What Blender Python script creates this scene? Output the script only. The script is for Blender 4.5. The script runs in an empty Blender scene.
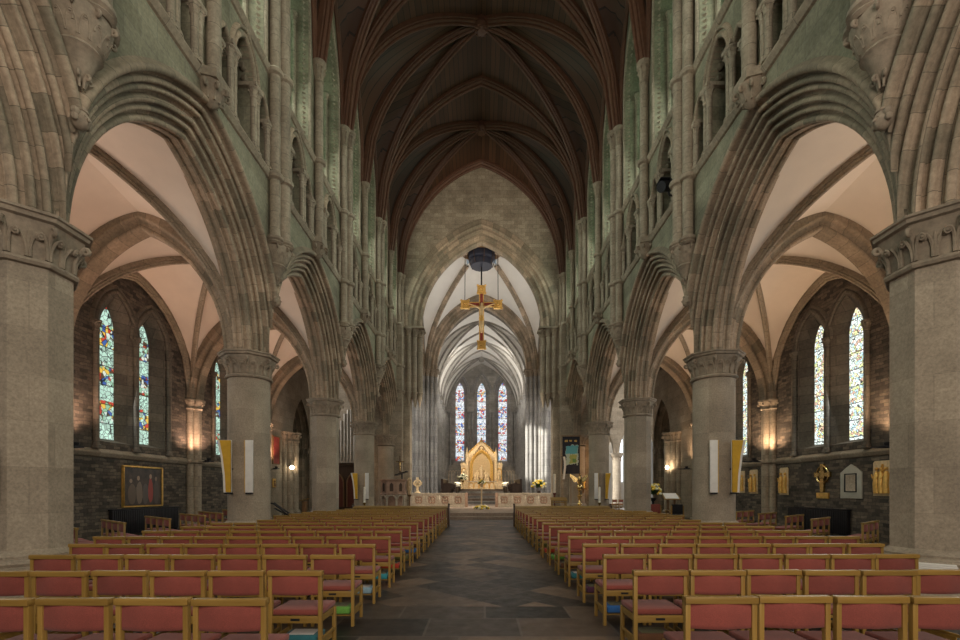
import bpy, bmesh, math, random
from math import sin, cos, pi, sqrt, acos, atan2, radians
from mathutils import Vector, Matrix

S = bpy.context.scene
COL = S.collection
random.seed(7)

# ------------------------------------------------------------------ camera
cam_d = bpy.data.cameras.new('camera'); cam = bpy.data.objects.new('camera', cam_d); COL.objects.link(cam)
cam.location = (0, 0, 1.54); cam.rotation_euler = (pi/2, 0, 0)
cam_d.sensor_width = 36; cam_d.lens = 476/960*36
cam_d.shift_x = -1.5/960; cam_d.shift_y = 171/960
cam_d.clip_start = .05; cam_d.clip_end = 200
S.camera = cam
# ------------------------------------------------------------------ world, exposure
W = bpy.data.worlds.new('world'); S.world = W; W.use_nodes = True
W.node_tree.nodes['Background'].inputs[0].default_value = (.75, .85, .9, 1)
W.node_tree.nodes['Background'].inputs[1].default_value = .3
S.view_settings.view_transform = 'Standard'; S.view_settings.look = 'None'
S.view_settings.gamma = 1; S.view_settings.use_curve_mapping = False
S.view_settings.exposure = 0.0
S.cycles.max_bounces = 7; S.cycles.diffuse_bounces = 4; S.cycles.glossy_bounces = 2
S.cycles.sample_clamp_indirect = 4
GLASS_AISLE, GLASS_CLER, GLASS_EAST = 1.0, 2.6, 1.05

def area(name, loc, rot, sx, sy, e, col, spread=180):
    d = bpy.data.lights.new(name, 'AREA'); d.shape = 'RECTANGLE'; d.size = sx; d.size_y = sy
    d.energy = e; d.color = col; d.spread = radians(spread)
    o = bpy.data.objects.new(name, d); COL.objects.link(o); o.location = loc; o.rotation_euler = rot
    return o
def spot(name, loc, target, e, col, ang=60, blend=.6, size=.1):
    d = bpy.data.lights.new(name, 'SPOT'); d.energy = e; d.color = col
    d.spot_size = radians(ang); d.spot_blend = blend; d.shadow_soft_size = size
    o = bpy.data.objects.new(name, d); COL.objects.link(o); o.location = loc
    v = Vector(target)-Vector(loc); o.rotation_euler = v.to_track_quat('-Z', 'Y').to_euler()
    return o
# large unseen fill light added behind the viewer, no window there
area('west_fill_light', (1.8, -5.3, 7.5), (radians(88), 0, radians(8)), 7.5, 9, 1080, (1, .87, .73))
# daylight of the clerestory on both sides, falling across the nave
CL_DAY = (.93, 1.0, .86)
for _y in (1.9, 5.1, 8.3, 11.5, 14.7, 17.9, 21.1, 24.4, 27.6, 30.8):
    for _s in (-1, 1):
        area('clerestory_daylight', (_s*6.0, _y, 15.2), (0, radians(62)*_s, 0), 4.2, .85, 62, CL_DAY, 150)
# daylight of the aisle windows
for _y in (3.5, 9.9, 16.33, 22.75):
    for _s in (-1, 1):
        area('aisle_daylight', (_s*11.75, _y, 5.2), (0, radians(80)*_s, 0), 3.6, 2.2, 55 if _s < 0 else 75, (.95, 1, .97), 170)
# warm floor-washing lamps on the sill course of the aisles, one by each wall shaft
for _y in (6.7, 13.12, 19.54, 25.96):
    for _s in (-1, 1):
        for _d in (-.62, .62):
            spot('aisle_uplight', (_s*11.42, _y+_d, 2.98), (_s*11.2, _y+_d*.8, 6.5), 260, (1, .62, .42) if _s < 0 else (1, .66, .40), 130, .9, .1)
# crossing and choir lights, some of them added as fill
for _s in (-1, 1):
    area('crossing_uplight', (_s*4.2, 37, 12.9), (pi, 0, 0), 1.5, 4, 130, (1, .95, .88))
    spot('crossing_floor_lamp', (_s*4.6, 34.2, 12.6), (_s*1.5, 34, .3), 1600, (1, .88, .70), 90, .9, .3)
    spot('gable_fill', (_s*4.4, 23.5, 11.2), (_s*.8, 33, 19.5), 1500, (1, .84, .66), 46, .9, .3)  # fill spot added to brighten the gable, no fixture there
    spot('choir_shaft_fill', (_s*3.4, 33.9, 13.2), (_s*4.6, 44.2, 5.5), 2200, (1, .93, .84), 50, .9, .3)  # fill spot added to lift the dim choir arch shafts
area('choir_light', (0, 52, 9), (pi, 0, 0), 4, 12, 520, (1, .96, .9))
area('choir_down_light', (0, 50, 16), (radians(35), 0, 0), 5, 5, 500, (1, .93, .82))
spot('altar_spot', (-3.2, 54, 14), (0, 62, 4.0), 5200, (1, .82, .58), 34, .5, .2)
spot('altar_spot', (2.5, 52, 13), (0, 62, 4.0), 2600, (1, .82, .58), 34, .5, .2)
for _s in (-1, 1):
    spot('rood_spot', (_s*3.5, 31, 9.5), (0, 36.5, 14.5), 130, (1, .82, .55), 30, .6, .15)
    spot('rail_fill', (_s*2.2, 30, 12.4), (_s*3.2, 36.2, .8), 4200, (1, .86, .66), 40, .7, .2)  # fill spot added to brighten the sanctuary rails
    spot('aisle_end_lamp', (_s*11.2, 28.5, 2.85), (_s*11.6, 29.6, 4.2), 60, (1, .75, .5), 150, 1, .1)
    area('transept_daylight', (_s*17, 38, 9), (0, radians(90)*_s, 0), 9, 7, 1100 if _s > 0 else 600, (1, .97, .92))
spot('sunbeam', (-16, 36, 12), (5.0, 44.2, 5.0), 70000, (1, .96, .86), 13, .35, .25)
spot('respond_lamp', (9.6, 28.9, 3.2), (6.6, 31.5, 3.0), 260, (1, .55, .22), 70, .8, .1)
spot('respond_lamp', (-9.6, 28.9, 3.2), (-6.4, 31.5, 3.2), 90, (1, .6, .3), 70, .8, .1)

# ------------------------------------------------------------------ scene helpers
def tag(o, label=None, cat=None, group=None, kind=None):
    if label: o['label'] = label
    if cat: o['category'] = cat
    if group: o['group'] = group
    if kind: o['kind'] = kind
    return o
def empty(name, loc=(0, 0, 0), rz=0, **k):
    o = bpy.data.objects.new(name, None); COL.objects.link(o); o.location = loc; o.rotation_euler = (0, 0, rz)
    o.empty_display_size = .1
    return tag(o, **k)
KIDS = {}
def link(name, mesh, parent=None, loc=(0, 0, 0)):
    o = bpy.data.objects.new(name, mesh); COL.objects.link(o); o.location = loc
    if parent is not None:
        o.parent = parent; KIDS.setdefault(parent.name, []).append(o)
    return o
def dup(root, loc, rz=0, **k):
    r = root.copy(); COL.objects.link(r); r.location = loc; r.rotation_euler = (0, 0, rz)
    for key, v in k.items(): r[{'cat': 'category'}.get(key, key)] = v
    for ch in KIDS.get(root.name, []):
        c = ch.copy(); COL.objects.link(c); c.parent = r
        KIDS.setdefault(r.name, []).append(c)
        for g in KIDS.get(ch.name, []):
            d = g.copy(); COL.objects.link(d); d.parent = c
            KIDS.setdefault(c.name, []).append(d)
    return r

class MB:
    """collects verts / faces, builds one mesh"""
    def __init__(s): s.v = []; s.f = []; s.m = []; s.u = []
    def add(s, vs, fs, mat=0, uv=None):
        b = len(s.v); s.v += [tuple(p) for p in vs]
        for f in fs:
            s.f.append([i+b for i in f]); s.m.append(mat)
            s.u.append([uv[i] for i in f] if uv else None)
        return b
    def box(s, x0, x1, y0, y1, z0, z1, mat=0):
        s.add([(x0,y0,z0),(x1,y0,z0),(x1,y1,z0),(x0,y1,z0),(x0,y0,z1),(x1,y0,z1),(x1,y1,z1),(x0,y1,z1)],
              [(3,2,1,0),(4,5,6,7),(0,1,5,4),(1,2,6,5),(2,3,7,6),(3,0,4,7)], mat)
        return s
    def grid(s, rows, mat=0, closed=False, uv=None):
        n = len(rows[0]); vs = [p for r in rows for p in r]
        uvs = [p for r in uv for p in r] if uv else None
        fs = []
        for i in range(len(rows)-1):
            for j in range(n if closed else n-1):
                k = (j+1) % n
                fs.append((i*n+j, i*n+k, (i+1)*n+k, (i+1)*n+j))
        s.add(vs, fs, mat, uvs); return s
    def lathe(s, prof, cx=0, cy=0, n=16, rot=0, mat=0, a0=0, a1=2*pi, cz=0):
        full = abs(a1-a0-2*pi) < 1e-6
        rows = []
        for r, z in prof:
            rows.append([(cx+r*cos(rot+a0+(a1-a0)*k/n), cy+r*sin(rot+a0+(a1-a0)*k/n), cz+z) for k in range(n if full else n+1)])
        s.grid(rows, mat, full)
        if full:
            for row in (rows[0], rows[-1]):
                if (Vector(row[0])-Vector(row[n//2])).length > 1e-4:
                    s.add(row, [tuple(range(n))], mat)
        return s
    def tube(s, pts, rad, seg=6, mat=0, caps=True):
        pts = [Vector(p) for p in pts]
        if not hasattr(rad, '__len__'): rad = [rad]*len(pts)
        rows = []; prev = None
        for i, p in enumerate(pts):
            t = (pts[min(i+1, len(pts)-1)]-pts[max(i-1, 0)]).normalized()
            if prev is None:
                a = Vector((0, 0, 1)) if abs(t.z) < .9 else Vector((1, 0, 0))
                n = (a-t*a.dot(t)).normalized()
            else:
                n = (prev-t*prev.dot(t)).normalized()
            prev = n; b = t.cross(n)
            rows.append([p+(n*cos(2*pi*k/seg)+b*sin(2*pi*k/seg))*rad[i] for k in range(seg)])
        s.grid(rows, mat, True)
        if caps:
            s.add(rows[0], [tuple(range(seg))], mat); s.add(rows[-1], [tuple(range(seg))], mat)
        return s
    def ball(s, c, r, n=8, m=6, mat=0, sx=1, sy=1, sz=1):
        rows = []
        for i in range(m+1):
            a = -pi/2+pi*i/m
            rows.append([(c[0]+sx*r*cos(a)*cos(2*pi*k/n), c[1]+sy*r*cos(a)*sin(2*pi*k/n), c[2]+sz*r*sin(a)) for k in range(n)])
        s.grid(rows, mat, True); return s
    def prism(s, poly, axis, d0, d1, mat=0):
        """poly in the plane normal to axis ('x': (y,z), 'y': (x,z), 'z': (x,y)) drawn out from d0 to d1"""
        def P(p, d): return {'x': (d, p[0], p[1]), 'y': (p[0], d, p[1]), 'z': (p[0], p[1], d)}[axis]
        n = len(poly); vs = [P(p, d0) for p in poly]+[P(p, d1) for p in poly]
        fs = [tuple(range(n)), tuple(range(2*n-1, n-1, -1))]+[(i, (i+1) % n, n+(i+1) % n, n+i) for i in range(n)]
        s.add(vs, fs, mat); return s
    def build(s, name, mats, parent=None, loc=(0, 0, 0), smooth=35, bevel=0, fix=False):
        me = bpy.data.meshes.new(name)
        me.from_pydata(s.v, [], s.f)
        mats = mats if isinstance(mats, (list, tuple)) else [mats]
        for m in mats: me.materials.append(m)
        if len(mats) > 1: me.polygons.foreach_set('material_index', s.m)
        if any(u is not None for u in s.u):
            ul = me.uv_layers.new(name='uv').data; k = 0
            for f, u in zip(s.f, s.u):
                for j in range(len(f)):
                    ul[k].uv = u[j] if u else (0, 0); k += 1
        if bevel or fix:
            bm = bmesh.new(); bm.from_mesh(me)
            bmesh.ops.remove_doubles(bm, verts=bm.verts, dist=1e-5)
            bmesh.ops.recalc_face_normals(bm, faces=bm.faces)
            if bevel:
                es = [e for e in bm.edges if len(e.link_faces) == 2 and e.calc_face_angle() > .6]
                bmesh.ops.bevel(bm, geom=es, offset=bevel, segments=2, affect='EDGES', profile=.6, clamp_overlap=True)
            bm.to_mesh(me); bm.free()
        if smooth:
            me.polygons.foreach_set('use_smooth', [True]*len(me.polygons))
            me.set_sharp_from_angle(angle=radians(smooth))
        me.update()
        return link(name, me, parent, loc)

# ------------------------------------------------------------------ architectural geometry
def arch_R(a, rise): return (rise*rise+a*a)/(2*a)
def arch_curve(a, zsill, zs, rise, n=10):
    """outline of a pointed opening, sill-left -> apex -> sill-right, as (h, z)"""
    R = arch_R(a, rise); c = R-a; te = acos(c/R)
    left = [(-a, zsill)]+[(-(R*cos(te*i/n)-c), zs+R*sin(te*i/n)) for i in range(n+1)]
    return left+[(-h, z) for h, z in reversed(left[:-1])]
def pl(plane, u, h, z): return (u, h, z) if plane == 'Y' else (h, u, z)
def arch_sweep(mb, prof, a, rise, zs, mid, u0, plane, n=18, t0=0., mat=0, us=1, zfloor=None, hmax=1e9):
    """moulded pointed arch; prof = [(u, r)]; zfloor: jambs run straight down to it"""
    R = arch_R(a, rise); c = R-a
    plen = [0]
    for i in range(1, len(prof)): plen.append(plen[-1]+math.dist(prof[i], prof[i-1]))
    for sg in (-1, 1):
        rows = []; uv = []
        if zfloor is not None:
            rows.append([pl(plane, u0+us*u, mid+sg*(a+r), zfloor) for u, r in prof]); uv.append([(-(zs-zfloor)+7*sg, q) for q in plen])
        for i in range(n+1):
            t = t0+(1-t0)*i/n; row = []; ur = []
            for (u, r), q in zip(prof, plen):
                th = acos(max(-1, min(1, c/(R+r))))*t
                row.append(pl(plane, u0+us*u, mid+sg*min(hmax, (R+r)*cos(th)-c), zs+(R+r)*sin(th)))
                ur.append((t*acos(c/R)*(R+.4)+7*sg, q))
            rows.append(row); uv.append(ur)
        if hmax > 1e8: mb.grid(rows, mat, False, uv); continue
        ih = 1 if plane == 'Y' else 0; np_ = len(prof)
        cl = [[abs(q[ih]-mid) > hmax-1e-6 for q in r] for r in rows]
        fs = [(i*np_+j, i*np_+j+1, (i+1)*np_+j+1, (i+1)*np_+j) for i in range(len(rows)-1) for j in range(np_-1)
              if not (cl[i][j] and cl[i][j+1] and cl[i+1][j] and cl[i+1][j+1])]
        mb.add([q for r in rows for q in r], fs, mat, [q for r in uv for q in r])
def bridge(mb, plane, ua, ca, ub, cb, mid, mat=0, sill=True):
    A = [pl(plane, ua, mid+h, z) for h, z in ca]; B = [pl(plane, ub, mid+h, z) for h, z in cb]
    if sill: A = A+[A[0]]; B = B+[B[0]]
    mb.grid([A, B], mat)
def wall_sheet(mb, plane, u, h0, h1, z0, z1, ops, mat=0, n=10):
    """flat wall face with pointed openings; ops = [(mid, a, zsill, zs, rise)]"""
    z1f = z1 if callable(z1) else (lambda h: z1)
    bp = {h0, h1}
    curves = []
    for mid, a, zsill, zs, rise in ops:
        R = arch_R(a, rise); c = R-a; te = acos(c/R); hs = []
        for i in range(n+1):
            d = R*cos(te*i/n)-c; hs += [mid-d, mid+d]
        curves.append((mid, a, zsill, zs, R, c)); bp.update(round(x, 6) for x in hs if h0 <= x <= h1)
    bp = sorted(bp)
    def top(cv, h):
        mid, a, zsill, zs, R, c = cv
        d = min(abs(h-mid), a); return zs+sqrt(max(0, R*R-(c+d)**2))
    for ha, hb in zip(bp[:-1], bp[1:]):
        if hb-ha < 1e-6: continue
        hm = (ha+hb)/2; cv = [k for k in curves if abs(hm-k[0]) < k[1]]
        if not cv:
            quads = [(z0, z0, z1f(ha), z1f(hb))]
        else:
            cv = cv[0]; quads = [(top(cv, ha), top(cv, hb), z1f(ha), z1f(hb))]
            if cv[2] > z0: quads.append((z0, z0, cv[2], cv[2]))
        for za, zb, zc, zd in quads:
            mb.add([pl(plane, u, ha, za), pl(plane, u, hb, zb), pl(plane, u, hb, zd), pl(plane, u, ha, zc)], [(0, 1, 2, 3)], mat)
def roll(cu, cr, rad, a0, a1, n=5):
    return [(cu+rad*cos(radians(a0+(a1-a0)*i/n)), cr+rad*sin(radians(a0+(a1-a0)*i/n))) for i in range(n+1)]
def mirror_prof(half): return [(-u, r) for u, r in reversed(half)]+half[1:] if half[0][0] == 0 else [(-u, r) for u, r in reversed(half)]+half
def rib_sweep(mb, pts, prof, mat=0):
    """rib of section prof [(side, down)] along a path lying in a vertical plane"""
    P = [Vector(p) for p in pts]
    d = P[-1]-P[0]; d.z = 0; d.normalize(); side = Vector((-d.y, d.x, 0)); rows = []; uv = []; L = 0
    for i, p in enumerate(P):
        t = (P[min(i+1, len(P)-1)]-P[max(i-1, 0)]).normalized()
        dn = side.cross(t).normalized()
        if dn.z > 0: dn = -dn
        if i: L += (P[i]-P[i-1]).length
        rows.append([p+side*a+dn*b for a, b in prof]); uv.append([(L, k*.1) for k in range(len(prof))])
    mb.grid(rows, mat, True, [u for u in uv])
def pointed(w, rise_ratio):
    """height 0..1 of a pointed arch at normalised distance w from its middle"""
    R = arch_R(1, rise_ratio); c = R-1
    return sqrt(max(0, R*R-(c+w)**2))/rise_ratio
def leaf(mb, cx, cy, th, r0, z0, r1, z1, w, mat=0):
    """stiff-leaf crocket: a stalk bending outwards into a curl"""
    pts = []; rad = []
    for i in range(8):
        t = i/7; pts.append((r0+(r1-r0)*t**2.2, z0+(z1-z0)*t)); rad.append(w*(.5+.4*t))
    k = w*1.25
    for i in range(1, 11):
        a = pi/2-i*pi/5.5; q = k*(1-i*.06)
        pts.append((r1+k*.2+q*cos(a), z1-k*.95+q*sin(a))); rad.append(w*(.9-.05*i))
    mb.tube([(cx+r*cos(th), cy+r*sin(th), z) for r, z in pts], rad, 7, mat)
def volute(mb, cx, cy, th, rad_at, z0, h, w, sgn, size, mat=0):
    """leaf climbing the bell of a capital and curling sideways into a scroll"""
    P = []; W_ = []
    for i in range(9):
        t = i/8; P.append((sgn*size*.9*t**2.5, z0+h*(t-.12*t**3))); W_.append(w*(.9-.15*t))
    x0, zt = P[-1]; q0 = size*.62
    for i in range(1, 15):
        t = i/14; a = pi*.62-t*2.6*pi; q = q0*(1-.72*t)
        P.append((x0+sgn*(q*cos(a)+q0*.55*(1-t*.2)), zt-q0*.75+q*sin(a)*1.05)); W_.append(w*(.75-.3*t))
    out = []
    for x, z in P:
        r = rad_at(z)+.012; t_ = th+x/max(r, .05); out.append((t_, r, z))
    mb.tube([(cx+r*cos(t_), cy+r*sin(t_), z) for t_, r, z in out], W_, 6, mat)
    t_, r, z = out[-1]; mb.ball((cx+(r+.01)*cos(t_), cy+(r+.01)*sin(t_), z), w*.75, 6, 5, mat)
def foliage_capital(mb, cx, cy, z0, z1, r0, r1, n_leaf=16, sides=8, rot=pi/8, octo=False):
    """neck ring, bell with leaves, polygonal abacus"""
    h = z1-z0
    nb, rb = (8, rot) if octo else (24, 0)
    mb.lathe([(r0, 0), (r0*1.1, .012*1), (r0*1.14, .05), (r0*1.1, .09), (r0, .1)], cx, cy, nb, rb, 0, cz=z0)
    mb.lathe([(r0*.98, .09), (r0*1.0, .3*h), (r0*1.08, .5*h), (r1*.93, .78*h)], cx, cy, nb, rb, 0, cz=z0)
    mb.lathe([(r1*.86, .76*h), (r1*.93, .78*h), (r1*.95, .83*h), (r1*1.02, .86*h), (r1*1.04, .93*h), (r1*1.08, .95*h), (r1*1.08, h)], cx, cy, sides, rot, 0, cz=z0)
    zb, zt = z0+.1, z0+.78*h
    def rad_at(z):
        t = max(0, min(1, (z-zb)/(zt-zb))); return r0*(1+.04*t)+(r1*.93-r0*1.04)*max(0, t-.35)/.65
    for k in range(n_leaf):
        th = 2*pi*k/n_leaf+rot
        fac = 1 if not octo else cos(pi/8)/cos(((th-rot) % (pi/4))-pi/8)
        ra = lambda z, f=fac: rad_at(z)*(f if octo else 1)
        for sg in (-1, 1): volute(mb, cx, cy, th+sg*.035, ra, z0+.11, h*.50, r0*.05, sg, 2*pi*r0/n_leaf*.33)
        if k % 2 == 0: leaf(mb, cx, cy, th, r0*1.0*fac, z0+.12, r1*.94*fac, z0+h*.74, r0*.075)
        else: mb.tube([(cx+ra(z)*cos(th), cy+ra(z)*sin(th), z) for z in (z0+.11, z0+.25*h, z0+.45*h, z0+.62*h)], [r0*.03, r0*.045, r0*.05, r0*.015], 6)
def small_cap(mb, cx, cy, z0, h, r0, r1, n=10, leaves=6):
    mb.lathe([(r0, 0), (r0*1.25, .12*h), (r0*1.05, .2*h), (r0*1.1, .45*h), (r1*.95, .74*h), (r1*.9, .76*h), (r1*1.08, .82*h), (r1*1.1, h)], cx, cy, n, 0, 0, cz=z0)
    for k in range(leaves):
        leaf(mb, cx, cy, 2*pi*k/leaves, r0*1.02, z0+.2*h, r1*.92, z0+.66*h, r0*.2)
def shaft(mb, cx, cy, z0, z1, r, base=True, cap=True, n=10, caph=None):
    ch = caph or r*2.6
    prof = [(r, 0), (r, z1-z0-(ch if cap else 0))]
    if base: prof = [(r*1.7, 0), (r*1.7, r*.5), (r*1.35, r*.8), (r*1.5, r*1.1), (r*1.1, r*1.5), (r, r*1.8)]+prof[1:]
    mb.lathe(prof, cx, cy, n, 0, 0, cz=z0)
    if cap: small_cap(mb, cx, cy, z1-ch, ch, r, r*1.65, n, 5)

# ------------------------------------------------------------------ materials
def new_mat(name):
    m = bpy.data.materials.new(name); m.use_nodes = True
    nt = m.node_tree; b = nt.nodes['Principled BSDF']
    return m, nt, b
def N(nt, typ, **k):
    n = nt.nodes.new(typ)
    for a, v in k.items(): setattr(n, a, v)
    return n
def math_(nt, op, a, b=None, c=None):
    n = nt.nodes.new('ShaderNodeMath'); n.operation = op
    for i, v in enumerate((a, b, c)):
        if v is None: continue
        if hasattr(v, 'is_linked'): nt.links.new(v, n.inputs[i])
        else: n.inputs[i].default_value = v
    return n.outputs[0]
def mixc(nt, f, a, b, mode='MIX'):
    n = nt.nodes.new('ShaderNodeMix'); n.data_type = 'RGBA'; n.blend_type = mode
    for i, v in ((0, f), (6, a), (7, b)):
        if hasattr(v, 'is_linked'): nt.links.new(v, n.inputs[i])
        elif i == 0: n.inputs[0].default_value = v
        else: n.inputs[i].default_value = (*v, 1)
    return n.outputs[2]
def ramp(nt, fac, stops, interp='LINEAR'):
    n = nt.nodes.new('ShaderNodeValToRGB'); n.color_ramp.interpolation = interp
    e = n.color_ramp.elements
    while len(e) < len(stops): e.new(.5)
    for q, (p, c) in zip(e, stops): q.position = p; q.color = (*c, 1)
    nt.links.new(fac, n.inputs[0]); return n.outputs[0]
def noise(nt, vec, scale, detail=4, rough=.6):
    n = nt.nodes.new('ShaderNodeTexNoise'); n.inputs['Scale'].default_value = scale
    n.inputs['Detail'].default_value = detail; n.inputs['Roughness'].default_value = rough
    if vec is not None: nt.links.new(vec, n.inputs['Vector'])
    return n.outputs['Fac']
def bump(nt, b, h, strength=.3, dist=.02):
    n = nt.nodes.new('ShaderNodeBump'); n.inputs['Strength'].default_value = strength; n.inputs['Distance'].default_value = dist
    nt.links.new(h, n.inputs['Height']); nt.links.new(n.outputs[0], b.inputs['Normal'])
def wall_vec(nt):
    """(along, up) coordinates of a vertical surface in the place's own metres"""
    g = N(nt, 'ShaderNodeNewGeometry')
    sp = N(nt, 'ShaderNodeSeparateXYZ'); nt.links.new(g.outputs['Position'], sp.inputs[0])
    sn = N(nt, 'ShaderNodeSeparateXYZ'); nt.links.new(g.outputs['True Normal'], sn.inputs[0])
    f = math_(nt, 'GREATER_THAN', math_(nt, 'ABSOLUTE', sn.outputs[0]), math_(nt, 'ABSOLUTE', sn.outputs[1]))
    u = math_(nt, 'ADD', math_(nt, 'MULTIPLY', f, sp.outputs[1]), math_(nt, 'MULTIPLY', math_(nt, 'SUBTRACT', 1, f), sp.outputs[0]))
    cv = N(nt, 'ShaderNodeCombineXYZ'); nt.links.new(u, cv.inputs[0]); nt.links.new(sp.outputs[2], cv.inputs[1])
    return cv.outputs[0], g.outputs['Position']
def stone(name, c1, c2, mortar, bw=.85, bh=.4, ms=.008, uv=False, rough=.85, stain=.35, bmp=.25, grain=14, bdist=.012, warp=0):
    m, nt, b = new_mat(name)
    if uv:
        vec = N(nt, 'ShaderNodeUVMap').outputs[0]; pos = N(nt, 'ShaderNodeNewGeometry').outputs['Position']
    else:
        vec, pos = wall_vec(nt)
    if warp:
        nw = N(nt, 'ShaderNodeTexNoise'); nw.inputs['Scale'].default_value = 2.6; nw.inputs['Detail'].default_value = 3; nt.links.new(vec, nw.inputs['Vector'])
        va = N(nt, 'ShaderNodeVectorMath', operation='MULTIPLY_ADD'); nt.links.new(nw.outputs['Color'], va.inputs[0]); va.inputs[1].default_value = (warp*5, warp*2.2, 0); nt.links.new(vec, va.inputs[2]); vec = va.outputs[0]
    br = N(nt, 'ShaderNodeTexBrick'); nt.links.new(vec, br.inputs['Vector'])
    br.inputs['Scale'].default_value = 1; br.inputs['Brick Width'].default_value = bw; br.inputs['Row Height'].default_value = bh
    br.inputs['Mortar Size'].default_value = ms; br.inputs['Mortar Smooth'].default_value = .3; br.inputs['Bias'].default_value = 0
    br.inputs['Color1'].default_value = (*c1, 1); br.inputs['Color2'].default_value = (*c2, 1); br.inputs['Mortar'].default_value = (*mortar, 1)
    st = ramp(nt, noise(nt, pos, .9, 5, .65), [(.3, (1-stain,)*3), (.7, (1+stain*.35,)*3)])
    gr = ramp(nt, noise(nt, pos, grain, 5, .7), [(.3, (.70,)*3), (.7, (1.19,)*3)])
    c = mixc(nt, 1, br.outputs['Color'], st, 'MULTIPLY'); c = mixc(nt, 1, c, gr, 'MULTIPLY')
    nt.links.new(c, b.inputs['Base Color']); b.inputs['Roughness'].default_value = rough
    h = math_(nt, 'SUBTRACT', math_(nt, 'MULTIPLY', noise(nt, pos, grain*1.6, 4, .7), .6), br.outputs['Fac'])
    bump(nt, b, h, bmp, bdist)
    return m
def plain(name, col, rough=.5, metal=0, var=.15, scale=6, bmp=0):
    m, nt, b = new_mat(name)
    tc = N(nt, 'ShaderNodeTexCoord')
    f = noise(nt, tc.outputs['Object'], scale, 4, .6)
    c = ramp(nt, f, [(.3, tuple(x*(1-var) for x in col)), (.7, tuple(min(1, x*(1+var)) for x in col))])
    nt.links.new(c, b.inputs['Base Color']); b.inputs['Roughness'].default_value = rough; b.inputs['Metallic'].default_value = metal
    if bmp: bump(nt, b, f, bmp, .01)
    return m
def wood(name, c1, c2, axis=2, scale=22, rough=.4, stretch=.06):
    m, nt, b = new_mat(name)
    tc = N(nt, 'ShaderNodeTexCoord'); mp = N(nt, 'ShaderNodeMapping')
    sc = [1, 1, 1]; sc[axis] = stretch; mp.inputs['Scale'].default_value = sc
    oi = N(nt, 'ShaderNodeObjectInfo')
    nt.links.new(tc.outputs['Object'], mp.inputs[0])
    f = noise(nt, mp.outputs[0], scale, 5, .6)
    c = ramp(nt, f, [(.25, c1), (.75, c2)])
    j = math_(nt, 'ADD', .88, math_(nt, 'MULTIPLY', oi.outputs['Random'], .24))
    jc = N(nt, 'ShaderNodeCombineColor')
    for i in range(3): nt.links.new(j, jc.inputs[i])
    c = mixc(nt, 1, c, jc.outputs[0], 'MULTIPLY')
    nt.links.new(c, b.inputs['Base Color']); b.inputs['Roughness'].default_value = rough
    bump(nt, b, f, .08, .004)
    return m
def stained(name, pale, colours, strength, panel=.9, lead=.03, cell=7, figure=.55, face='x'):
    """lit stained glass: pale lattice with coloured panels, leads and saddle bars"""
    m, nt, b = new_mat(name)
    vec, pos = wall_vec(nt)
    sp = N(nt, 'ShaderNodeSeparateXYZ'); nt.links.new(vec, sp.inputs[0])
    vo = N(nt, 'ShaderNodeTexVoronoi'); vo.inputs['Scale'].default_value = cell; nt.links.new(vec, vo.inputs['Vector'])
    ve = N(nt, 'ShaderNodeTexVoronoi'); ve.feature = 'DISTANCE_TO_EDGE'; ve.inputs['Scale'].default_value = cell; nt.links.new(vec, ve.inputs['Vector'])
    sc = N(nt, 'ShaderNodeSeparateColor'); nt.links.new(vo.outputs['Color'], sc.inputs[0])
    col = ramp(nt, sc.outputs[0], [(i/len(colours), c) for i, c in enumerate(colours)], 'CONSTANT')
    pal = ramp(nt, sc.outputs[1], [(0, tuple(x*.6 for x in pale)), (.5, pale), (1, tuple(min(1, x*1.15) for x in pale))])
    zf = math_(nt, 'FRACT', math_(nt, 'DIVIDE', sp.outputs[1], panel*2))
    fig = math_(nt, 'MULTIPLY', math_(nt, 'LESS_THAN', zf, figure), math_(nt, 'LESS_THAN', noise(nt, vec, 2.2, 2), .56))
    c = mixc(nt, fig, pal, col)
    bar = math_(nt, 'FRACT', math_(nt, 'DIVIDE', sp.outputs[1], panel))
    ok = math_(nt, 'MULTIPLY', math_(nt, 'GREATER_THAN', bar, .045), math_(nt, 'GREATER_THAN', ve.outputs[0], lead))
    e = math_(nt, 'MULTIPLY', math_(nt, 'ADD', .03, math_(nt, 'MULTIPLY', ok, .97)), strength)
    nt.links.new(c, b.inputs['Emission Color']); nt.links.new(e, b.inputs['Emission Strength'])
    b.inputs['Base Color'].default_value = (.02, .02, .02, 1); b.inputs['Roughness'].default_value = .3
    return m

M = {}
M['ashlar'] = stone('ashlar sandstone', (.33, .27, .20), (.43, .36, .275), (.20, .17, .13), .95, .43, .006, stain=.3)
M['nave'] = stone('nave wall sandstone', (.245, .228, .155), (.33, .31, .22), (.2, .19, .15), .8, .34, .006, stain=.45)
M['pier'] = stone('pier sandstone', (.35, .29, .22), (.45, .375, .285), (.30, .25, .19), 1.1, .62, .003, stain=.3, bmp=.12, grain=30)
M['vous'] = stone('moulded voussoir stone', (.255, .215, .155), (.50, .385, .28), (.19, .155, .11), .42, .5, .006, uv=True, stain=.35)
M['carved'] = stone('carved capital stone', (.33, .27, .20), (.38, .31, .235), (.3, .25, .19), 3, 3, .001, stain=.4, bmp=.4, grain=9)
M['rubble'] = stone('dark rubble masonry', (.06, .052, .045), (.225, .18, .138), (.085, .073, .06), .29, .105, .008, stain=.5, bmp=.9, grain=9, bdist=.03, warp=.05)
M['darkashlar'] = stone('dark window stone', (.15, .13, .105), (.23, .195, .155), (.07, .06, .05), .7, .34, .006, stain=.4)
M['east'] = stone('grey choir stone', (.30, .28, .25), (.40, .37, .33), (.2, .19, .17), .7, .32, .006, stain=.4)
M['greyshaft'] = stone('grey stone shafts', (.29, .28, .27), (.40, .385, .36), (.2, .19, .18), 2, .55, .01, stain=.3)
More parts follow.
